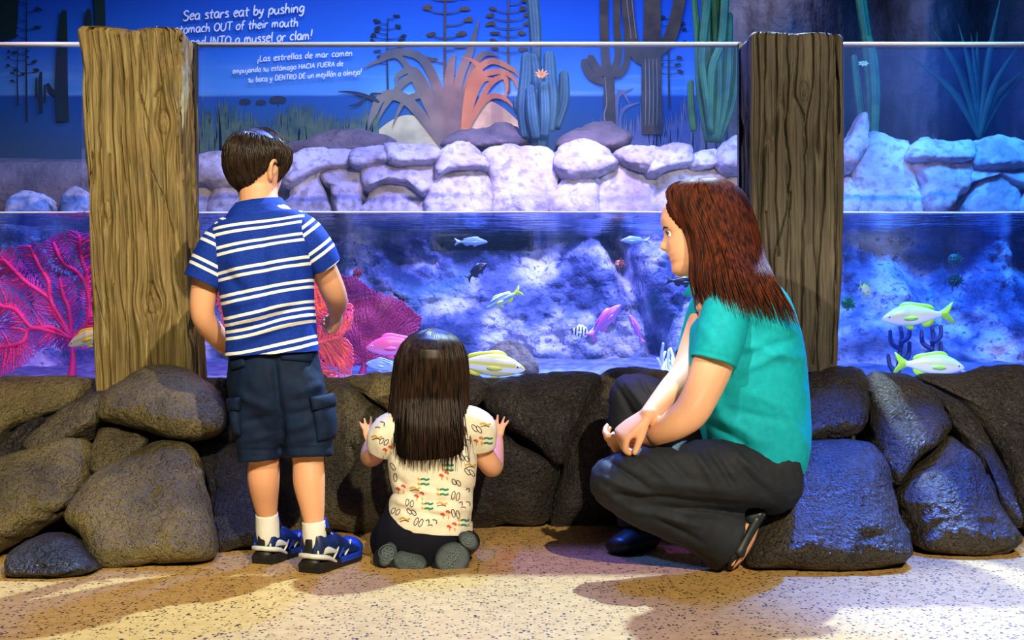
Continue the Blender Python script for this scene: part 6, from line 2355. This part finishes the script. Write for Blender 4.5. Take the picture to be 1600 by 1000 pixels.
TEAL = pm('turquoise_polo', srgb(8, 158, 172), 0.75, srgb(14, 170, 182), 60, bump=[('noise', 420, 0.15, 0.002)], spec=0.2)
tm = to_mesh(limb([(1120, 436, 3.04, 34, 44), (1130, 448, 3.04, 48, 66), (1146, 464, 3.04, 64, 92), (1157, 490, 3.04, 77, 106), (1163, 530, 3.04, 86, 106), (1168, 580, 3.04, 89, 100), (1174, 630, 3.04, 88, 94), (1180, 670, 3.04, 83, 96), (1181, 696, 3.04, 80, 98), (1176, 712, 3.04, 80, 98)], n=120, k=12, cap=(0, 0), cuff=0.02, sq=0.9))
folds(tm, [(P(1160, 540, 2.87), P(1250, 560, 2.95), .006, .012), (P(1150, 560, 2.87), P(1240, 530, 2.95), -.005, .010), (P(1150, 585, 2.87), P(1230, 545, 2.9), .005, .010), (P(1120, 650, 2.88), P(1200, 690, 2.88), .006, .012), (P(1110, 665, 2.88), P(1190, 705, 2.88), -.005, .009), (P(1130, 640, 2.88), P(1230, 660, 2.9), -.005, .012),
           (P(1160, 610, 2.87), P(1240, 640, 2.9), .004, .014), (P(1230, 640, 2.95), P(1255, 700, 2.97), .004, .012), (P(1153, 580, 2.87), P(1166, 725, 2.87), -.0035, .0035), (P(1100, 600, 2.9), P(1140, 660, 2.87), .005, .012), (P(1190, 500, 2.87), P(1240, 520, 2.95), .005, .012)],
      noise=[(.003, (9, 9, 7)), (.0012, (28, 28, 20))])
V = mverts(tm)
px_, py_ = pix(V, 2.95)
k = np.clip((py_ - 655) / 50, 0, 1)
V[:, 2] -= k * 0.020 * np.exp(-((px_ - 1170) / 22) ** 2) * (V[:, 1] < 3.04)
set_verts(tm, V)
polo = link('polo_shirt', tm, TEAL, woman)
sm = to_mesh(limb([(1148, 458, 2.95, 34, 40), (1138, 480, 2.90, 38, 44), (1127, 520, 2.88, 38, 44), (1114, 566, 2.868, 36.5, 42)], n=56, k=12, cap=(1, 0), cuff=0.02))
folds(sm, [(P(1090, 500, 2.83), P(1125, 545, 2.81), .003, .012), (P(1085, 548, 2.83), P(1146, 562, 2.83), -.0022, .0035)], noise=[(.0025, (12, 12, 9))])
link('sleeve', sm, TEAL, polo)
sm = to_mesh(limb([(1122, 458, 3.13, 32, 36), (1108, 490, 3.18, 34, 38), (1096, 530, 3.20, 33, 38), (1086, 560, 3.19, 32, 36)], n=44, k=8, cap=(1, 0), cuff=0.02))
link('sleeve', sm, TEAL, polo)
cl = []
for j, (rx, ry, dz) in enumerate(((.058, .056, .030), (.062, .060, .030), (.074, .080, .006), (.086, .098, -.016), (.082, .094, -.018), (.06, .058, -.002))):
    c0 = P(1118, 440, 3.04)
    for i in range(NC):
        a = 2 * math.pi * i / NC
        cl.append(c0 + np.array([rx * math.cos(a), ry * math.sin(a), dz + 0.022 * math.cos(a)]))
F = [f[::-1] for f in grid_faces(6, NC, True)] + [(5 * NC + i, 5 * NC + (i + 1) % NC, (i + 1) % NC, i) for i in range(NC)]
mk('collar', np.array(cl), F, TEAL, polo)

# charcoal trousers
TRO = pm('charcoal_twill', srgb(34, 39, 46), 0.7, srgb(28, 33, 39), 60, bump=[('noise', 340, 0.2, 0.002)], spec=0.3)
me = blob([limb([(1182, 690, 3.04, 66, 92), (1192, 725, 3.04, 64, 96), (1200, 752, 3.04, 52, 84)], n=40, sq=.9),
           limb([(1205, 742, 2.97, 50, 52), (1150, 742, 2.93, 55, 56), (1070, 742, 2.905, 53, 54), (1000, 744, 2.89, 47, 50), (958, 752, 2.885, 38, 42)], n=32, ref=(0, 0, 1)),
           limb([(962, 762, 2.885, 36, 38), (1010, 790, 2.90, 38, 36), (1070, 812, 2.92, 40, 38), (1112, 830, 2.94, 46, 42), (1138, 843, 2.95, 53, 45)], n=32, ref=(0, 0, 1), cap=(1, 0)),
           limb([(1190, 735, 3.12, 50, 50), (1080, 668, 3.19, 48, 48), (1010, 622, 3.24, 36, 40), (984, 614, 3.26, 30, 34)], n=28, ref=(0, 0, 1)),
           limb([(984, 620, 3.26, 33, 32), (982, 680, 3.27, 32, 32), (990, 750, 3.26, 32, 32), (998, 822, 3.24, 34, 34)], n=28, cap=(1, 0))], 0.0048, 4)
folds(me, [(P(950, 720, 2.83), P(1010, 760, 2.81), -.007, .007), (P(935, 745, 2.84), P(1020, 775, 2.82), .007, .008), (P(940, 770, 2.83), P(1180, 792, 2.86), -.006, .008), (P(1080, 700, 2.82), P(1120, 760, 2.81), .006, .010), (P(1110, 700, 2.82), P(1150, 765, 2.81), -.006, .008), (P(1130, 690, 2.84), P(1185, 745, 2.82), .006, .010),
           (P(1000, 712, 2.82), P(1050, 755, 2.8), .005, .010), (P(1030, 700, 2.82), P(1075, 750, 2.8), -.004, .010), (P(960, 600, 3.16), P(990, 650, 3.14), -.006, .008), (P(975, 595, 3.16), P(1010, 640, 3.14), .005, .008), (P(1000, 592, 3.16), P(1020, 625, 3.14), -.005, .006), (P(985, 795, 2.83), P(1090, 822, 2.83), .006, .008),
           (P(1010, 800, 2.83), P(1100, 850, 2.84), -.005, .008), (P(1060, 800, 2.84), P(1140, 805, 2.86), .006, .009), (P(930, 752, 2.85), P(980, 795, 2.82), .005, .008), (P(1010, 755, 2.8), P(1180, 770, 2.86), .004, .012), (P(1150, 725, 2.84), P(1210, 780, 2.9), -.005, .010)],
      noise=[(.003, (12, 12, 12)), (.0012, (36, 36, 36))])
trousers = link('trousers', me, TRO, woman)
# flat black shoes
FLAT = pm('black_leather_flat', srgb(20, 30, 32), 0.4, srgb(28, 38, 40), 20)
hl, tl = P(1182, 806, 2.965), P(1142, 882, 2.955)
ax = tl - hl
Lf = np.linalg.norm(ax)
ax /= Lf
out_ = np.array([0.88, -0.12, -0.30])
out_ -= ax * (out_ @ ax)
out_ /= np.linalg.norm(out_)
sd = np.cross(ax, out_)
V, F = tube([hl - ax * .012 + out_ * .012, hl + ax * Lf * .3 + out_ * .010, hl + ax * Lf * .65 + out_ * .008, tl + ax * .004 + out_ * .002], [(.030, .008), (.030, .007), (.038, .007), (.030, .007)], ref=sd, n=22, k=6)
sole = mk('flat_shoe', V, F, FLAT, woman)
V, F = tube([hl - ax * .006 + out_ * .004, hl + ax * Lf * .10 - out_ * .012], [(.034, .018), (.032, .024)], ref=sd, n=20, k=4)
mk('heel_cup', V, F, FLAT, sole)
V, F = tube([hl + ax * Lf * .05 + sd * -.026 + out_ * .002, hl + ax * Lf * .4 + sd * -.031, hl + ax * Lf * .75 + sd * -.036], [(.007, .012), (.006, .010), (.008, .016)], ref=sd, n=12, k=4)
mk('side_wall', V, F, FLAT, sole)
V, F = tube([hl + ax * Lf * .05 + sd * .026 + out_ * .002, hl + ax * Lf * .4 + sd * .031, hl + ax * Lf * .75 + sd * .036], [(.007, .012), (.006, .010), (.008, .016)], ref=sd, n=12, k=4)
mk('side_wall', V, F, FLAT, sole)
V, F = tube([hl + ax * Lf * .70 - out_ * .010, hl + ax * Lf * .88 - out_ * .010, tl - out_ * .004], [(.040, .024), (.040, .022), (.030, .012)], ref=sd, n=20, k=5)
mk('toe_box', V, F, FLAT, sole)
V, F = tube([(P(1010, 846, 3.22)[0], 3.25, .028), (P(990, 846, 3.18)[0], 3.20, .030), (P(968, 846, 3.12)[0], 3.16, .022)], [(.046, .034), (.052, .036), (.044, .026)], ref=(0, 1, 0), n=20, k=5)
mk('flat_shoe', V, F, FLAT, woman)

# auburn hair, swept back and down over the shoulders
HAIR_W = hairmat('hair_auburn', srgb(30, 13, 8), srgb(98, 46, 23), 0.55)
HAIR_W.node_tree.nodes['Principled BSDF'].inputs['Specular IOR Level'].default_value = 0.1
HAIR_W.node_tree.nodes['Principled BSDF'].inputs['Anisotropic'].default_value = 0.0


def wline(th):
    return np.interp(np.abs(th), [0, .5, .9, 1.2, 1.5, 1.8, 2.2, math.pi], [.86, .80, .62, .45, .36, .28, .2, .15])


wc_ = hair_cap(woman, oW, HW, RW, pm('hair_cap_auburn', srgb(58, 26, 14), 0.7, spec=0.04), 0.006, line=wline)
front = np.array([(1092, 279), (1060, 284), (1041, 299), (1051, 330), (1070, 365), (1077, 400), (1076, 430), (1080, 455), (1086, 480)], float)
back = np.array([(1096, 278), (1130, 281), (1162, 302), (1181, 345), (1192, 390), (1206, 425), (1222, 455), (1238, 482), (1250, 512)], float)
fr_s, bk_s = resample(spline(front, 6), 26, False), resample(spline(back, 6), 26, False)
rng = np.random.default_rng(21)
S, N = 1700, 26
u = rng.uniform(0, 1, S)
side = np.where(rng.uniform(0, 1, S) < .72, -1, 1)
layer = rng.uniform(.82, 1.0, S)
ph, wob = rng.uniform(0, 6.3, S), rng.normal(0, 1, S)
ends = rng.uniform(.80, 1.0, S)
cl_ = np.round(u * 22) / 22
paths = np.zeros((S, N, 3))
for i in range(N):
    f = i / (N - 1) * ends
    uu = lerp(u, cl_, .6 * f ** 2)
    uu = np.clip(uu + .02 * wob * np.sin(3 * f + ph) * f, 0, 1)
    ff = f * 25
    i0 = np.minimum(ff.astype(int), 24)
    fr_ = ff - i0
    A = fr_s[i0] * (1 - fr_)[:, None] + fr_s[i0 + 1] * fr_[:, None]
    B = bk_s[i0] * (1 - fr_)[:, None] + bk_s[i0 + 1] * fr_[:, None]
    q = A * (1 - uu)[:, None] + B * uu[:, None]
    wid = np.interp(f, [0, .05, .12, .3, .5, .62, .76, 1], [.004, .05, .088, .120, .152, .178, .216, .245])
    prof_ = np.sin(math.pi * np.clip(uu * .96 + .04, 0, 1)) ** .55
    prof_ = np.where(uu < .5, np.maximum(prof_, .62 - .2 * f), prof_)
    prof_ = np.where(uu >= .5, np.maximum(prof_, .85 * np.clip((f - .5) / .2, 0, 1)), prof_)
    Yh = 3.035 + side * wid * prof_ * layer
    paths[:, i] = np.stack([P(a, b, c) for (a, b), c in zip(q, Yh)])
    shrink = (1 - layer) * 0.03
strands('long_locks', paths, rng.uniform(.0016, .003, S), HAIR_W, wc_)
hull = limb([(1108, 306, 3.035, 40, 36), (1116, 325, 3.035, 54, 48), (1122, 365, 3.035, 56, 52), (1132, 405, 3.035, 56, 52), (1146, 436, 3.035, 50, 50)], n=28, cap=(.2, 1))
mk('hair_under_layer', *hull, pm('hair_under_auburn', srgb(44, 18, 10), 0.7, spec=0.04), wc_)
